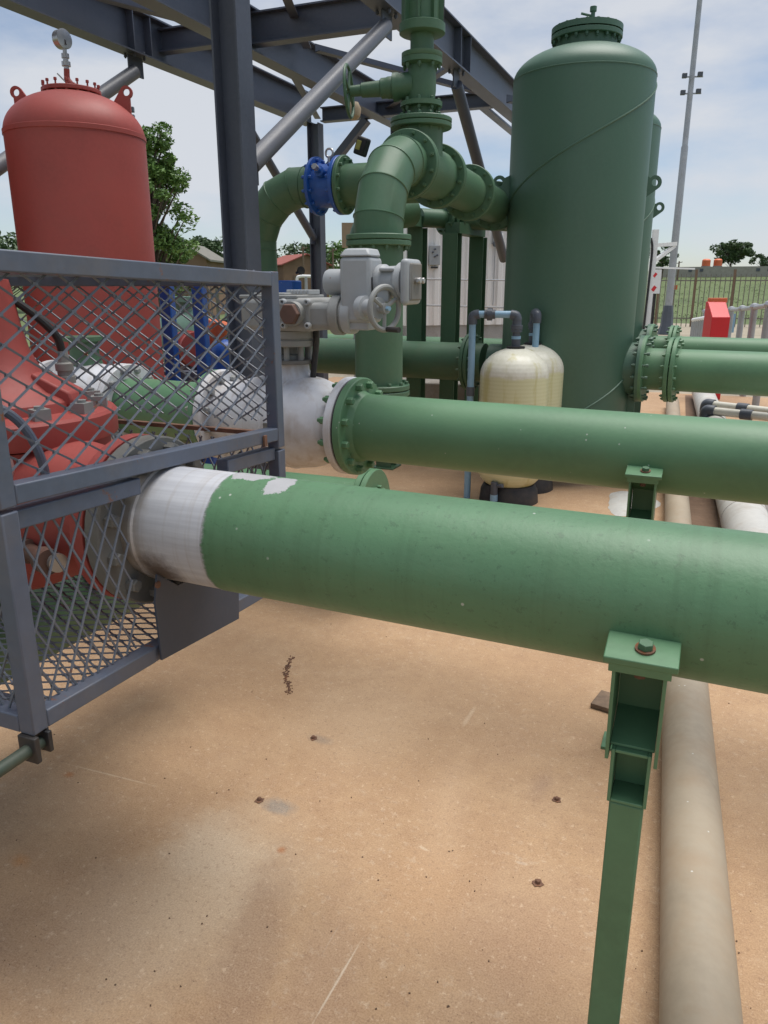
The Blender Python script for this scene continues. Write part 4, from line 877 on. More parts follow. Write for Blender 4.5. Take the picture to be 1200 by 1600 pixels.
# ================================================================ RED TANKS
def redtank(cx, cy, label):
    t = T('red_tank', label, 'tank', (cx, cy, 0), 'red pressure tanks'); r_ = .476; z0, zt = .97, 2.68
    prof = [(.40, .0), (.40, .90), (r_ + .02, .90), (r_ + .02, .955), (r_, .96), (r_, zt)] + [(r_ * math.cos(R(a)), zt + .29 * math.sin(R(a))) for a in range(6, 70, 6)]
    prof = prof[4:]
    t.part('shell', MB().lathe((cx, cy, 0), (0, 0, 1), prof, 88, False), M['red'], sharp=30)
    t.part('seam_band', MB().lathe((cx, cy, zt), (0, 0, 1), [(r_ - .002, -.02), (r_ + .006, -.017), (r_ + .006, .012), (r_ - .004, .017)], 88, False), M['red'])
    t.part('skirt', MB().lathe((cx, cy, 0), (0, 0, 1), [(.40, 0), (.40, .89), (r_ + .025, .895), (r_ + .025, .955), (r_ - .01, .96)], 64), M['red'])
    zf = zt + .275
    f = flange(t, (cx, cy, zf + .012), (0, 0, 1), .20, .10, .028, 16, M['red'], None, .011, bth=.05, rb=.185)
    t.part('neck', MB().cyl((cx, cy, zf - .05), (cx, cy, zf), .165, None, 40), M['red']); t.part('cover', MB().cyl((cx, cy, zf + .018), (cx, cy, zf + .034), .15, None, 40), M['red'])
    for s_ in (-1, 1):
        d = V((math.cos(R(22)), math.sin(R(22)), 0)) * s_; o_ = V((cx, cy, zt + .15)) + d * .335; n_ = V((d.y, -d.x, 0)) * .012
        cen = o_ + d * .055 + V((0, 0, .135)); mb = lug(cen, d, n_, .042, .024, [o_ + d * .075 + V((0, 0, -.09))], [o_ - d * .07 + V((0, 0, .03))])
        t.part('lifting_lug', mb, M['red'], sharp=0)
    return zf
rt_ = at(128, 300, 6.0); zf = redtank(rt_.x, rt_.y, 'red pressure tank with gauge on top behind the cage')
rt2 = at(-130, 300, 5.75); redtank(rt2.x, rt2.y, 'second red tank, just a sliver at the left edge')
t = T('pressure_gauge', 'steel pressure gauge standing on top of the red tank', 'gauge', (rt_.x, rt_.y, zf + .03)); gx, gy = rt_.x - .01, rt_.y
t.part('stem', MB().sweep(spline([(gx, gy, zf + .03), (gx + .015, gy, zf + .06), (gx - .015, gy, zf + .10), (gx - .012, gy, zf + .16)]), .020, 12).cyl((gx + .02, gy, zf + .03), (gx + .05, gy, zf + .065), .012, None, 8), M['red'])
t.part('cock', MB().lathe((gx - .012, gy, zf + .155), (0, 0, 1), [(.018, 0), (.018, .02), (.030, .022), (.030, .05), (.018, .052), (.018, .07), (.026, .072), (.026, .10), (.014, .102), (.014, .13)], 16), M['chrome'])
gd = V((.99, -.12, 0)).normalized(); gc = V((gx - .03, gy, zf + .345))
t.part('case', MB().lathe(gc - gd * .03, gd, [(.052, 0), (.060, .006), (.060, .05), (.063, .052), (.063, .062), (.054, .064)], 32), M['chrome'])
t.part('dial', MB().lathe(gc - gd * .03, gd, [(.054, .0595), (0, .060)], 32), M['whitewall']); t.part('glass_spot', MB().lathe(gc + gd * .0305, gd, [(.024, 0), (0, .001)], 20).bar(gc + gd * .032, gc + gd * .032 + V((.01, 0, -.04)), .008, .002), M['black'])
t.part('lever', MB().cyl((gx - .10, gy, zf + .14), (gx - .01, gy, zf + .06), .005, None, 6), M['chrome'])

# ================================================================ STEEL CANOPY
BH, BW, BZ0 = .36, .17, 3.7; zc = BZ0 + BH / 2
t = T('steel_canopy', 'dark blue grey steel canopy frame standing over the pipework', 'steel frame', (-2.6, 4.05, 0))
def beam(a, b, h=BH, w_=BW, name='beam', label=None): return t.part(name, MB().ibeam(a, b, h, w_), M['steel'], label=label)
KZ = 3.79
UA, UB, UC = -5.17, -4.16, -2.58; VN, VF, VM = 4.08, 9.95, 6.87
beam((UA, -1.5, zc), (UA, VF, zc), label='far left roof beam'); beam((UB, -1.5, zc), (UB, VF + 1.5, zc)); beam((UC, -.5, zc), (UC, VF + 1.2, zc), label='roof beam over the riser')
for k in (VM,):
    beam((UA + .01, k, zc + .03), (UB - .01, k, zc + .03), .20, .12); beam((UB + .01, k, zc + .02), (UC - .01, k, zc + .02), .26, .13)
beam((UA + .23, VF - .12, KZ), (UC - .1, VF - .12, KZ), .17, .13);
beam((UA, 3.9, zc), (UB - .01, 3.9, zc), .26, .13); beam((UB + .01, 3.9, zc), (UC - .1, 3.9, zc), .26, .13)
BRV, BRZ = 4.35, 2.30
def column(x, y): 
    c_ = t.part('column', MB().ibeam((x, y, .02), (x, y, BZ0 - .003), .165, .150, .012, .009, up=(1, 0, 0)), M['steel']); t.part('base_plate', MB().box((x, y, .01), (.34, .34, .02)), M['steel'], c_); return c_
column(UC - .02, VN); column(UA + .12, VF - .12); column(UC, VF + .95); column(UA, 3.3)
def gus(p, w_=.15, h_=.13, ax='v'):
    return t.part('gusset', MB().box(p, (.014, w_, h_) if ax == 'v' else (w_, .014, h_)), M['steel'])
def tube(a, b, r_, mat='steel_l', label=None): return t.part('brace', MB().cyl(a, b, r_, None, 28), M[mat], label=label)
tube((UC, VN + .10, 2.33), (UC, 6.26, 3.60), .057, label='pale grey tubular knee brace'); gus((UC, 6.28, BZ0 - .09), .20, .17); gus((UC, VN + .12, 2.33), .12, .20)
tube((UC, VF + .4, 2.0), (UC, 8.12, 3.58), .060, 'steel'); gus((UC, 8.10, BZ0 - .08), .18, .15)
tube((UA, BRV, BRZ), (UA, 6.44, 3.56), .060, label='grey tubular knee brace behind the red tank'); gus((UA, 6.46, BZ0 - .09), .20, .17)
tube((UA + .06, 8.0, 3.60), (UA + .10, VF - .2, 2.28), .052, 'steel'); gus((UA + .11, VF - .24, 2.30), .14, .2)
t.part('brace', MB().bar((UA + .2, VF - .12, 3.05), (UA + .86, VF - .12, 3.69), .12, .09), M['steel'])
# web stiffeners
for (u, v) in ((UA, 6.38), (UA, 6.62), (UC, 8.0), (UC, 8.32), (UB, 6.3)): t.part('stiffener', MB().box((u, v, zc), (BW - .014, .012, BH - .03)), M['steel'])
# roof bracing angles
def ang(a, b, w_=.075): t.part('bracing_angle', MB().angle(a, b, w_), M['steel'])
def rf(px, py, z=3.86): return onz(px, py, z)
ang(rf(492, 82, 3.80), rf(760, 152, 3.80)); ang(rf(124, -6, 3.88), rf(334, 50, 3.88), .09)
ang(rf(436, -12, 3.95), rf(474, 76, 3.95), .08); ang(rf(452, 118, 3.84), rf(492, 186, 3.84), .08)
ang(rf(745, 168, 3.72), rf(806, 218, 3.72), .11); ang((UC + .1, VF - .2, 3.72), (UC + 1.6, VF + 1.5, 3.72), .09); ang((UB + .1, VF, 3.8), (UC - .1, VM + 1.5, 3.8), .08)
t.part('wasp_nest', MB().lathe(onz(553, 160, 3.62), (0, 0, -1), [(.05, 0), (.08, .06), (.07, .14), (.03, .18), (0, .185)], 12), M['tan'], label='pale lump of old mortar on the beam')
me = bolt_mesh(.014, .02, M['steel'], .6)
for (u, v) in ((UC, 6.28), (UC, 8.10), (UA, 6.46)):
    for k in (-.07, .07):
        for s_ in (-.05, .05): t.put('bolt', me, (u + s_, v + k, BZ0 + .005), Quaternion((1, 0, 0, 0)))

# ================================================================ THINGS SEEN THROUGH THE CAGE
for k, (px, lab) in enumerate(((264, 'blue steel post next to the red tank'), (314, 'blue steel post nearer the big grey column'))):
    p = at(px, 500, 6.6); t = T('blue_post', lab, 'post', (p.x, p.y, 0), 'blue posts seen through the cage')
    t.part('post', MB().box((p.x, p.y, .85), (.10, .09, 1.68), R(10)), M['blue'], bevel=.008); t.part('base_plate', MB().box((p.x, p.y, .008), (.2, .2, .016)), M['blue'])
p = at(300, 590, 6.9); t = T('steel_ledge', 'dark steel channel ledge below the blue posts', 'channel', (p.x, p.y, 0)); t.part('channel', MB().box((p.x, p.y, p.z), (1.3, .12, .12), R(20)), M['steel'], bevel=.006); t.part('legs', MB().box((p.x - .5, p.y - .18, p.z / 2 - .03), (.08, .08, p.z - .06)).box((p.x + .5, p.y + .18, p.z / 2 - .03), (.08, .08, p.z - .06)), M['steel'])
p = at(285, 530, 7.8); t = T('pump_casing', 'pale green pump casing seen through the cage', 'pump', (p.x, p.y, 0))
t.part('casing', MB().lathe(p - V((.12, 0, 0)), (1, -.2, 0), [(.12, 0), (.24, .03), (.30, .09), (.30, .20), (.22, .27), (.12, .30)], 36), M['teal']); t.part('neck', MB().cyl(p, p + V((0, 0, .38)), .11, None, 24).cyl(p + V((0, 0, .36)), p + V((0, 0, .41)), .17, None, 24), M['teal']); t.part('foot', MB().box((p.x, p.y, (p.z - .25) / 2), (.4, .4, p.z - .25)), M['concrete'])
p = at(296, 545, 7.3); t = T('red_coupling', 'red flanged coupling beside the pale green pump', 'coupling', (p.x, p.y, 0)); t.part('flange', MB().lathe(p, (1, -.5, 0), [(.12, -.05), (.17, -.045), (.17, .0), (.12, .02), (.11, .1), (.16, .105), (.16, .14)], 28), M['red']); t.part('stand', MB().box((p.x, p.y, p.z / 2 - .08), (.1, .1, p.z - .16)), M['steel'])
p = at(340, 513, 7.3); t = T('orange_bend', 'orange pipe bend seen through the cage', 'pipe', (p.x, p.y, 0)); t.part('bend', MB().sweep(spline([p + V((.02, .0, .06)), p + V((0, 0, .0)), p + V((-.05, 0, -.12)), p + V((-.12, 0, -.22))]), .095, 24), M['orange']); t.part('collar', MB().cyl(p + V((-.1, 0, -.19)), p + V((-.2, 0, -.34)), .10, None, 24), M['red']); t.part('leg', MB().box((p.x - .15, p.y, (p.z - .3) / 2), (.1, .1, p.z - .3)), M['steel'])
p = at(352, 552, 7.0); t = T('blue_coupling', 'rounded blue valve cover seen through the cage', 'valve', (p.x, p.y, 0)); t.part('cover', MB().lathe(p, (0, 0, 1), [(.13, -.2), (.13, .02), (.12, .07), (.08, .11), (0, .125)], 28), M['blue']); t.part('stand', MB().box((p.x, p.y, (p.z - .2) / 2), (.16, .16, p.z - .2)), M['black'])
p = at(358, 500, 7.6); t = T('spring_hanger', 'teal capped black coil spring beside the grey column', 'spring', (p.x, p.y, 0)); t.part('cap', MB().cyl(p, p + V((0, 0, .12)), .05, .02, 16), M['teal']); t.part('coil', MB().sweep([p + V((.05 * math.cos(k * .5), .05 * math.sin(k * .5), -.2 + k * .002)) for k in range(100)], .008, 6), M['black']); t.part('rod', MB().cyl((p.x, p.y, 0), p, .02, None, 10), M['steel'])

# ================================================================ BACKGROUND BUILDINGS AND YARD
t = T('white_container', 'white corrugated site building behind the portal stands', 'building', at(640, 525, 14))
c0, c1 = at(636, 450, 13.9), at(850, 450, 14.6); c0.z = c1.z = 0; cdv = (c1 - c0).normalized(); cn = V((cdv.y, -cdv.x, 0)); L_ = (c1 - c0).length; poly = []
t.part('plinth', MB().prism([c0 - cn * .02, c1 - cn * .02, c1 - cn * 2.4, c0 - cn * 2.4], (0, 0, .98)), M['plaster0'])
k = 0.0; pts = []
while k < L_:
    pts += [c0 + cdv * k, c0 + cdv * (k + .07), c0 + cdv * (k + .10) + cn * .035, c0 + cdv * (k + .17) + cn * .035]; k += .20
mb = MB(); ztop = 2.72
pn = [p + V((0, 0, .985)) for p in pts]; mb.v = pn + [p + V((0, 0, ztop - .985)) for p in pn]; N_ = len(pn); mb.f = [(i_, i_ + 1, i_ + 1 + N_, i_ + N_) for i_ in range(N_ - 1)]
t.part('wall', mb, M['whitewall']); t.part('rear_wall', MB().prism([c0 - cn * .05, c1 - cn * .05, c1 - cn * 2.4, c0 - cn * 2.4], (0, 0, ztop)), M['whitewall'])
t.part('roof', MB().prism([c0 + cn * .08 + V((0, 0, ztop)), c1 + cn * .08 + V((0, 0, ztop)), c1 - cn * 2.5 + V((0, 0, ztop)), c0 - cn * 2.5 + V((0, 0, ztop))], (0, 0, .08)), M['whitewall'])
def wallpt(px, py, out_=.05):
    d = at(px, py, 14) - V((0, 0, CAMH)); o_ = V((0, 0, CAMH)); pl = c0 + cn * out_; s_ = (pl - o_).dot(cn) / d.dot(cn); return o_ + d * s_
p = wallpt(679, 399, .06); t.part('panel_board', MB().box(p, (.20, .03, .32), math.atan2(cdv.y, cdv.x)), M['galv'], label='grey instrument board on the wall', bevel=.004)
for dx, dz in ((-.04, .05), (.0, -.02), (.04, .0), (0, .1)): t.part('board_fitting', MB().cyl(p + cdv * dx + V((0, 0, dz)) + cn * .01, p + cdv * dx + V((0, 0, dz)) + cn * .045, .016, None, 10), M['pvcgrey'])
t.part('board_foot', MB().box(p + V((0, 0, -.20)), (.12, .04, .03), math.atan2(cdv.y, cdv.x)), M['black'])
p = wallpt(776, 372, .06); t.part('lamp_bracket', MB().box(p, (.16, .06, .2), math.atan2(cdv.y, cdv.x)), M['galv'], label='grey wall lamp bracket'); t.part('lamp_globe', MB().lathe(p + cn * .05 + V((.02, 0, .03)), cn, [(.06, 0), (.065, .03), (.045, .07), (0, .085)], 20), M['whitewall']); t.part('lamp_gland', MB().cyl(p + cn * .06 + V((-.05, 0, -.10)), p + cn * .12 + V((-.05, 0, -.10)), .05, None, 16), M['pvcgrey'])
t.part('wall_conduit', MB().cyl(p + V((-.02, 0, -.15)), p + V((-.02, 0, -1.15)), .010, None, 8), M['galv'])
t = T('guard_wires', 'two thin dark horizontal rails in front of the white building', 'railing', at(640, 475, 13.2))
for py0, py1 in ((436, 438), (475, 481)): t.part('wire', MB().cyl(at(560, py0 - 1, 13.2), at(800, py1, 14.0), .014, None, 8), M['galv'])
for px in (565, 800): q = at(px, 480, 13.2 if px < 700 else 14.0); t.part('post', MB().cyl((q.x, q.y, 0), (q.x, q.y, 1.9), .02, None, 8), M['galv'])

# mast with floodlights
mb_ = onz(1040, 522, 0); t = T('floodlight_mast', 'very tall thin grey mast with small floodlights halfway up', 'mast', mb_)
H_ = 16.2
t.part('pole', MB().lathe(mb_, (0, 0, 1), [(.135, 0), (.125, 3), (.115, 6.2), (.095, 6.25), (.08, 11), (.05, 20), (.035, 26)], 12), M['galv'])
t.part('foot', MB().lathe(mb_, (0, 0, 1), [(.30, 0), (.27, .15), (.22, .3), (.20, .7), (.16, 1.0)], 8), M['pvcgrey'], label='dark base boot of the mast')
hh = at(1082, 128, (mb_ - V((0, 0, 0))).dot(_hd)).z
fr_ = t.part('lamp_frame', MB().bar(mb_ + V((-.3, -.1, hh + .15)), mb_ + V((.34, .1, hh + .15)), .04, .04).box(mb_ + V((.02, 0, hh - .1)), (.05, .05, .5)).bar(mb_ + V((-.3, -.1, hh - .35)), mb_ + V((.34, .1, hh - .35)), .04, .04), M['galv'])
for dx in (-.22, .26):
    for dz in (.15, -.35): t.part('floodlight', MB().box(mb_ + V((dx, -.25, hh + dz)), (.16, .12, .15), .2), M['pvcgrey'], fr_, bevel=.02)

# gantry post, sign
gp = at(1016, 450, 20); gp.z = 0; t = T('white_gantry', 'white tubular gantry beside the vessels with a bracket arm', 'gantry', gp)
t.part('post', MB().box((gp.x, gp.y, 1.5), (.13, .13, 3.0), YAW), M['whitewall'])
a = at(1016, 384, 20); b_ = at(1056, 381, 20.4); t.part('arm', MB().bar(a, b_, .09, .09), M['whitewall']); t.part('strut', MB().bar(at(1017, 412, 20), at(1054, 384, 20.4), .08, .08), M['whitewall']); t.part('cable', MB().sweep(spline([at(1017, 372, 19.9), at(1019, 390, 19.9), at(1014, 440, 19.9), at(1005, 520, 19.9)]), .03, 8), M['black'])
t.part('rail', MB().bar(at(1017, 418, 20), at(1085, 420, 21), .04, .04), M['whitewall'])
sp_ = at(1026, 440, 19); t = T('warning_sign', 'small white sign with red marks beside the hidden vessel', 'sign', (sp_.x, sp_.y, 0)); t.part('post', MB().box((sp_.x - .02, sp_.y + .04, .85), (.06, .05, 1.7), YAW), M['black'])
t.part('board', MB().box(sp_, (.19, .02, .55), YAW), M['whitewall'])
o_ = sp_ - _hd * .014
for dx, dz, w_, h_ in ((-.055, .15, .06, .10), (-.055, -.16, .08, .12)): t.part('red_mark', MB().box(o_ + _rt * dx + V((0, 0, dz)), (w_, .006, h_), YAW, M=Matrix.Rotation(YAW, 3, 'Z') @ Matrix.Rotation(.6, 3, 'Y')), M['redbox'])

# steel railing enclosure on the right with red box
t = T('pipe_railing', 'galvanised tubular railing at the right edge of the yard', 'railing', onz(1150, 590, 0))
tops = [(1143, 484, 15.2), (1160, 483, 13.6), (1179, 480.5, 12.0), (1202, 477, 10.9)]
pp = []
for (px, py, D) in [(1102, 487, 19.0), (1113, 486, 17.8), (1127, 485.5, 16.5)] + tops + [(1235, 474, 9.6)]:
    q = at(px, py, D); pp.append(q); po = t.part('post', MB().cyl((q.x, q.y, 0), q, .05, None, 12), M['galv']); t.part('ball', MB().lathe(q - V((0, 0, .05)), (0, 0, 1), [(.0, -.0), (.055, .02), (.075, .06), (.055, .1), (0, .12)], 12), M['galv'], po)
for a, b_ in zip(pp, pp[1:]): t.part('rail', MB().cyl(a, b_, .035, None, 10), M['galv']); t.part('rail', MB().cyl(a * .55 + V((a.x * .45, a.y * .45, 0)), b_ * .55 + V((b_.x * .45, b_.y * .45, 0)), .016, None, 8), M['galv'])
q = at(1141, 505, 15.4); t.part('tag_plate', MB().box(q, (.17, .02, .36), YAW), M['pvcblue'], label='small pale blue plate on the railing')
t = T('pipe_railing', 'grey railing of close-set bars left of the red box', 'railing', onz(1090, 545, 0)); pp = []
for k in range(9):
    px = 1083 + k * 3.4; D = 19.5 - k * .35; q = at(px, 500 - k * .55, D); pp.append(q); t.part('bar', MB().cyl((q.x, q.y, 0), q, .035, None, 8), M['galv'])
t.part('rail', MB().sweep(pp, .045, 10), M['whitewall'])
q = at(1126, 505, 11.6); t = T('red_box', 'bright red tall box with sloped pink top near the railing', 'cabinet', (q.x, q.y, 0)); zt_, zb_ = at(1126, 472, 11.6).z, 0; ex = _rt; ey = _hd; W = .135
base_ = V((q.x, q.y, 0)); y1_, y2_ = .0, .30; zm = at(1126, 496, 11.6).z
t.part('cabinet', MB().prism([base_ - ex * W, base_ - ex * W + ey * y2_, base_ - ex * W + ey * y2_ + V((0, 0, zt_)), base_ - ex * W + ey * .22 + V((0, 0, zt_)), base_ - ex * W + V((0, 0, zm))], ex * W * 2), M['redbox'], bevel=.008)
t.part('top_flap', MB().box(base_ + ey * .28 + ex * .03 + V((0, 0, zt_ + .02)), (.26, .10, .07), YAW), M['orange'], bevel=.006, label='orange top flap')
t = T('galvanised_rail', 'white tubular handrail on the grass behind the grey actuator', 'railing', at(480, 450, 26)); a, b_, c_ = at(464, 452, 26), at(478, 431.5, 26), at(520, 433, 26)
t.part('rail', MB().sweep(spline([at(463, 470, 26), at(464, 437, 26), at(469, 432, 26), b_, c_]), .05, 8), M['whitewall'])
for px in (478, 505): q = at(px, 432, 26); t.part('post', MB().cyl((q.x, q.y, -.03), q, .05, None, 8), M['galv'])

# perimeter fences
def fence(x0, y0, x1, y1, D0, D1, pitch, hgt_, label, posts, mat, postmat):
    A_, B_ = at(x0, y0, D0), at(x1, y1, D1); A_.z = B_.z = 0; d = (B_ - A_).normalized(); L_ = (B_ - A_).length
    t = T('palisade_fence', label, 'fence', A_); mb = MB(); k = 0
    while k < L_:
        mb.box(A_ + d * k + V((0, 0, hgt_ / 2)), (.035, .012, hgt_), math.atan2(d.y, d.x)); k += pitch
    t.part('pickets', mb, mat, kind='stuff')
    for z in (.35, hgt_ - .25): t.part('rail', MB().bar(A_ + V((0, 0, z)), B_ + V((0, 0, z)), .03, .05), mat)
    for k in posts: q = A_ + d * L_ * k; t.part('post', MB().box(q + V((0, 0, hgt_ / 2 + .1)), (.09, .09, hgt_ + .2), math.atan2(d.y, d.x)), postmat)
M['palisade'] = paint('weathered_palisade', (.165, .155, .125), .6, .2, 3, rust=.3)
fence(1012, 500, 1260, 503, 34, 33, .20, 2.15, 'dark palisade fence along the grassy slope at right', (.05, .28, .52, .80), M['palisade'], M['wood'])
fence(245, 470, 350, 470, 30, 30, .26, 1.65, 'grey palisade fence seen through the cage', (.1, .5, .9), M['palisade'], M['palisade'])
fence(455, 470, 560, 470, 33, 33, .22, 1.1, 'low dark fence behind the white handrail', (.2, .6), M['palisade'], M['palisade'])

# trees
def leaves(mb, c, rad, n_, sz, sq=1.0):
    for _ in range(n_):
        while 1:
            d = V((random.uniform(-1, 1), random.uniform(-1, 1), random.uniform(-1, 1)))
            if .25 < d.length < 1: break
        p = c + V((d.x * rad, d.y * rad, d.z * rad * sq)); a = V((random.gauss(0, 1), random.gauss(0, 1), random.gauss(0, .6))).normalized(); b = a.cross(V((random.gauss(0, 1), random.gauss(0, 1), random.gauss(0, 1)))).normalized(); s_ = sz * random.uniform(.6, 1.35)
        n0 = len(mb.v); mb.v += [p - a * s_, p + b * s_ * .42, p + a * s_, p - b * s_ * .42]; mb.f.append((n0, n0 + 1, n0 + 2, n0 + 3))
def leafpart(t, mb, mat):
    me = bpy.data.meshes.new('crown'); me.from_pydata([tuple(p - t.loc) for p in mb.v], [], mb.f); me.materials.append(mat); o = bpy.data.objects.new('crown', me); COL.objects.link(o); o.parent = t.o
def tree(base_, h, rx_, label, mat, ncl, nl, lsz, low=.35, group=None, flat=False):
    t = T('tree', label, 'tree', base_, group); tk = MB(); top = base_ + V((0, 0, h * .8)); tr = h * .028
    tk.lathe(base_ - V((0, 0, .1)), (random.uniform(-.05, .05), random.uniform(-.05, .05), 1), [(tr * 1.4, 0), (tr, h * .15), (tr * .7, h * .5), (tr * .25, h * .85)], 9); mb = MB()
    for k in range(ncl):
        zf_ = low + (1 - low) * random.random() ** .8; a = random.random() * 6.283; wr = rx_ * (math.sqrt(max(.05, 1 - ((zf_ - .62) / .45) ** 2)) if not flat else (1 if zf_ > .6 else .6)) * math.sqrt(random.uniform(.08, 1))
        c_ = base_ + V((math.cos(a) * wr, math.sin(a) * wr, h * zf_ * .97)); r_ = rx_ * random.uniform(.16, .34)
        leaves(mb, c_, r_, nl, lsz, .75); s_ = base_ + V((0, 0, h * max(.15, zf_ - .28))); tk.cyl(s_, c_, tr * .28, tr * .08, 5, False)
    t.part('trunk', tk, M['bark']); leafpart(t, mb, mat)
def gz(px, D): q = at(px, 450, D); q.z = hgt(q.x, q.y); return q
tree(gz(236, 19), 5.35, 1.05, 'tall leafy tree right behind the red tank', M['leaf'], 150, 150, .06, .10)
tree(gz(268, 26), 2.9, 1.0, 'wispy green shrub at the foot of the tall tree', M['leaf'], 20, 60, .07, .3)
tree(gz(328, 60), 5.2, 2.1, 'round green tree beside the brown shed', M['leaf_d'], 40, 70, .2)
tree(gz(12, 55), 5.2, 3.0, 'dark tree at the far left edge above the cage', M['leaf_d'], 40, 80, .2)
tree(gz(-20, 40), 4.3, 2.4, 'leafy tree past the left edge of the cage', M['leaf_d'], 30, 80, .16)
tree(gz(475, 85), 4.8, 2.6, 'small far tree left of the thin steel column', M['leaf_d'], 26, 60, .22)
tree(gz(447, 95), 4.0, 3.0, 'low far trees beside the red roof', M['leaf_d'], 26, 60, .22)
tree(gz(533, 90), 5.0, 3.0, 'far tree right of the thin steel column', M['leaf'], 26, 60, .22)
tree(gz(1137, 118), 4.3, 2.7, 'dark spreading tree on the ridge behind the orange tanks', M['leaf_d'], 46, 90, .24, .42, flat=True)
tree(gz(1183, 112), 2.7, 1.6, 'small pale tree on the ridge at the right edge', M['leaf_d'], 18, 60, .22)
tree(gz(1032, 105), 4.2, 1.8, 'small round tree on the ridge by the mast', M['leaf_d'], 18, 60, .22)

# bushes on the left grass
o = None; mb = MB()
for _ in range(150):
    q = gz(random.uniform(440, 600), random.uniform(36, 60)); leaves(mb, q + V((0, 0, .15)), random.uniform(.3, .8), 22, .09, .6)
for _ in range(330):
    q = gz(random.uniform(1000, 1230), random.uniform(39, 110)); leaves(mb, q + V((0, 0, .05)), random.uniform(.2, .7), 14, .055, .35)
me = bpy.data.meshes.new('scrub'); me.from_pydata([tuple(p) for p in mb.v], [], mb.f); me.materials.append(leafmat('grass_tuft', (.08, .12, .03), (.15, .20, .06))); o = bpy.data.objects.new('scrub', me); COL.objects.link(o); o['kind'] = 'stuff'; o['label'] = 'rough grass tufts and low scrub on the field'; o['category'] = 'scrub'

# houses
def house(px, D, w_, d_, h_, rh, label, wm, rm, rz=0.3, zoff=0):
    b_ = gz(px, D); b_.z += zoff; t = T('house', label, 'house', b_, 'small houses beyond the yard'); Mz = Matrix.Rotation(rz, 3, 'Z'); f_ = lambda x, y, z: b_ + Mz @ V((x, y, z))
    t.part('wall', MB().prism([f_(-w_ / 2, -d_ / 2, -1), f_(w_ / 2, -d_ / 2, -1), f_(w_ / 2, -d_ / 2, h_), f_(0, -d_ / 2, h_ + rh), f_(-w_ / 2, -d_ / 2, h_)], Mz @ V((0, d_, 0))), wm)
    for s_ in (-1, 1):
        t.part('roof', MB().prism([f_(0, -d_ / 2 - .3, h_ + rh + .02), f_(s_ * (w_ / 2 + .3), -d_ / 2 - .3, h_ - rh * .2), f_(s_ * (w_ / 2 + .3), d_ / 2 + .3, h_ - rh * .2), f_(0, d_ / 2 + .3, h_ + rh + .02)], (0, 0, .1)), rm)
    t.part('door', MB().box(f_(-w_ * .2, -d_ / 2 - .03, .95), (.85, .06, 1.9), rz), M['wood'])
    wd = t.part('window', MB().box(f_(w_ * .22, -d_ / 2 - .03, 1.4), (1.0, .06, .9), rz), M['whitewall']); t.part('pane', MB().box(f_(w_ * .22, -d_ / 2 - .07, 1.4), (.85, .02, .75), rz), M['black'], wd)
M['brickwall'] = paint('brown_house_wall', (.22, .135, .085), .85, .2, 1); M['roofgrey'] = paint('white_sheet_roof', (.52, .52, .52), .5, .1); M['roofred'] = paint('red_roof', (.26, .07, .05), .7, .15); M['plaster'] = paint('grey_plaster', (.30, .28, .25), .8, .15)
house(307, 48, 2.5, 4, 2.9, .75, 'brown gabled shed between the tall tree and the column', M['brickwall'], M['palisade'], .35, .3)
house(290, 66, 5.5, 5, 3.9, .7, 'pale house with white roof behind the brown shed', M['plaster'], M['roofgrey'], .5, .4)
house(338, 62, 4, 4, 1.9, .3, 'low white roofed shed left of the big column', M['plaster'], M['roofgrey'], .3)
house(357, 70, 4, 4, 3.4, .6, 'brown house half hidden by the big column', M['brickwall'], M['roofgrey'], .3)
house(463, 75, 4.5, 5, 2.9, .8, 'red roofed house right of the green bend', M['brickwall'], M['roofred'], .9)
house(483, 105, 6, 5, 2.3, .9, 'far grey house left of the thin steel column', M['plaster'], M['roofgrey'], .4)
house(530, 100, 7, 5, 1.8, .7, 'far red brick house right of the thin steel column', M['brickwall'], M['roofred'], .4)
t = T('ridge_wall', 'long low grey wall on the grassy ridge', 'wall', gz(1080, 108)); a, b_ = gz(1015, 110), gz(1260, 108); wl = t.part('wall', MB().prism([a, b_, b_ - V((0, .3, 0)), a - V((0, .3, 0))], (0, 0, 1.35)), M['plaster'])
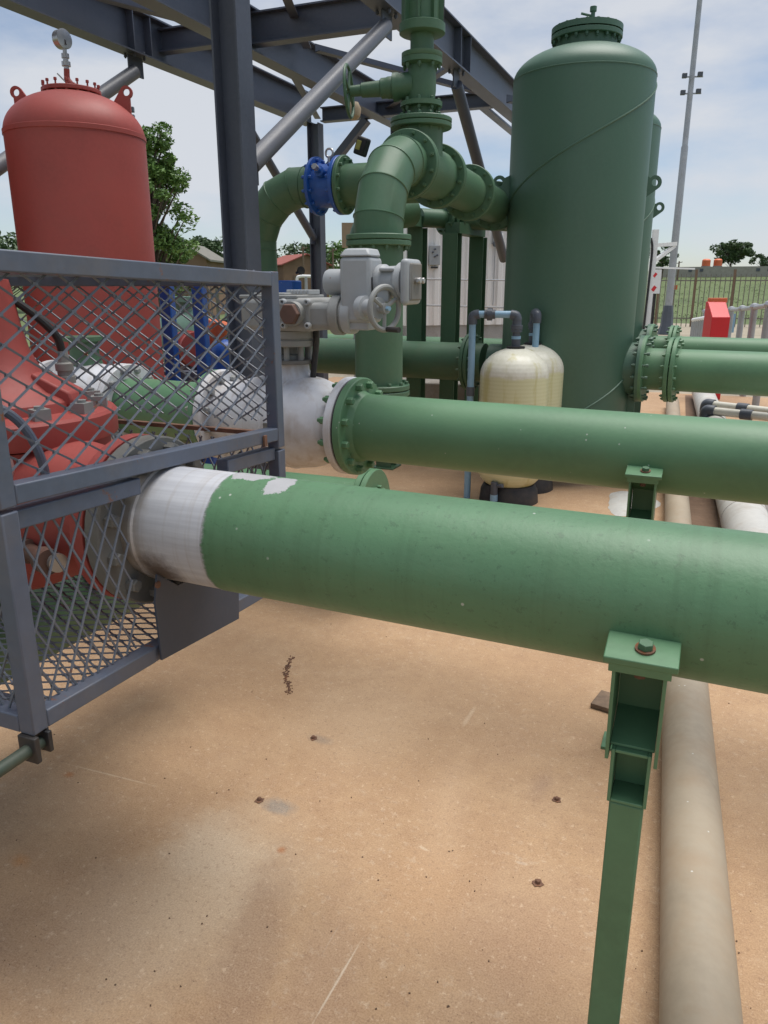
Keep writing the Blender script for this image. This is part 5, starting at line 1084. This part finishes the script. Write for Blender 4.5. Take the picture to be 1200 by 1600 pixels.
for k in (3, 4, 9, 10, 11): q = a.lerp(b_, (k + .5) / 14); t.part('opening', MB().box(q + V((0, -.32, .9)), (.5, .06, .4), YAW * .2), M['pvcgrey'], wl)
for px, lab in ((1099, 'orange water tank on the ridge, left of the pair'), (1117, 'orange water tank on the ridge, right of the pair')):
    q = gz(px, 110); t = T('water_tank', lab, 'water tank', q, 'orange water tanks on the ridge'); t.part('tank', MB().lathe(q + V((0, 0, 1.45)), (0, 0, 1), [(.55, 0), (.55, .75), (.4, .9), (.15, .95)], 16), M['orange']); t.part('stand', MB().box(q + V((0, 0, .85)), (1.2, 1.2, 1.2)), M['plaster'])
q = at(1013 + 41, 449, 60); q.z = hgt(q.x, q.y); t = T('orange_marker', 'small orange marker board in the grass by the mast', 'sign', q); t.part('board', MB().box(at(1054, 449, 60), (.42, .05, .32), YAW), M['orange']); t.part('post', MB().box((q.x, q.y, q.z + .6), (.06, .06, 1.2)), M['wood'])
for px, D, top, lab in ((475, 70, 385, 'thin dark utility pole left of the thin column'), (521, 70, 388, 'thin dark utility pole right of the thin column'), (1057, 100, 408, 'short dark stump post on the ridge')):
    q = gz(px, D); zt_ = at(px, top, D).z; t = T('utility_pole', lab, 'pole', q, 'far thin poles'); t.part('pole', MB().cyl(q, (q.x, q.y, zt_), .11, .08, 8), M['wood']); t.part('cross_arm', MB().bar((q.x - .4, q.y, zt_ - .3), (q.x + .4, q.y, zt_ - .1), .08, .08), M['wood'])
q = gz(222, 30); zt_ = at(222, 172, 30).z; t = T('floodlight_pole', 'thin pole with four floodlights above the tall tree', 'mast', q); t.part('pole', MB().cyl(q, (q.x, q.y, zt_), .06, .04, 8), M['galv'])
for dx in (-.2, .2):
    for dz in (.0, -.25): t.part('floodlight', MB().box((q.x + dx, q.y, zt_ + dz), (.2, .15, .18), .4), M['pvcgrey'], bevel=.02)
    t.part('lamp_arm', MB().bar((q.x - .2, q.y, zt_ - .1 + dx * .3), (q.x + .2, q.y, zt_ - .1 + dx * .3), .03, .03), M['galv'])
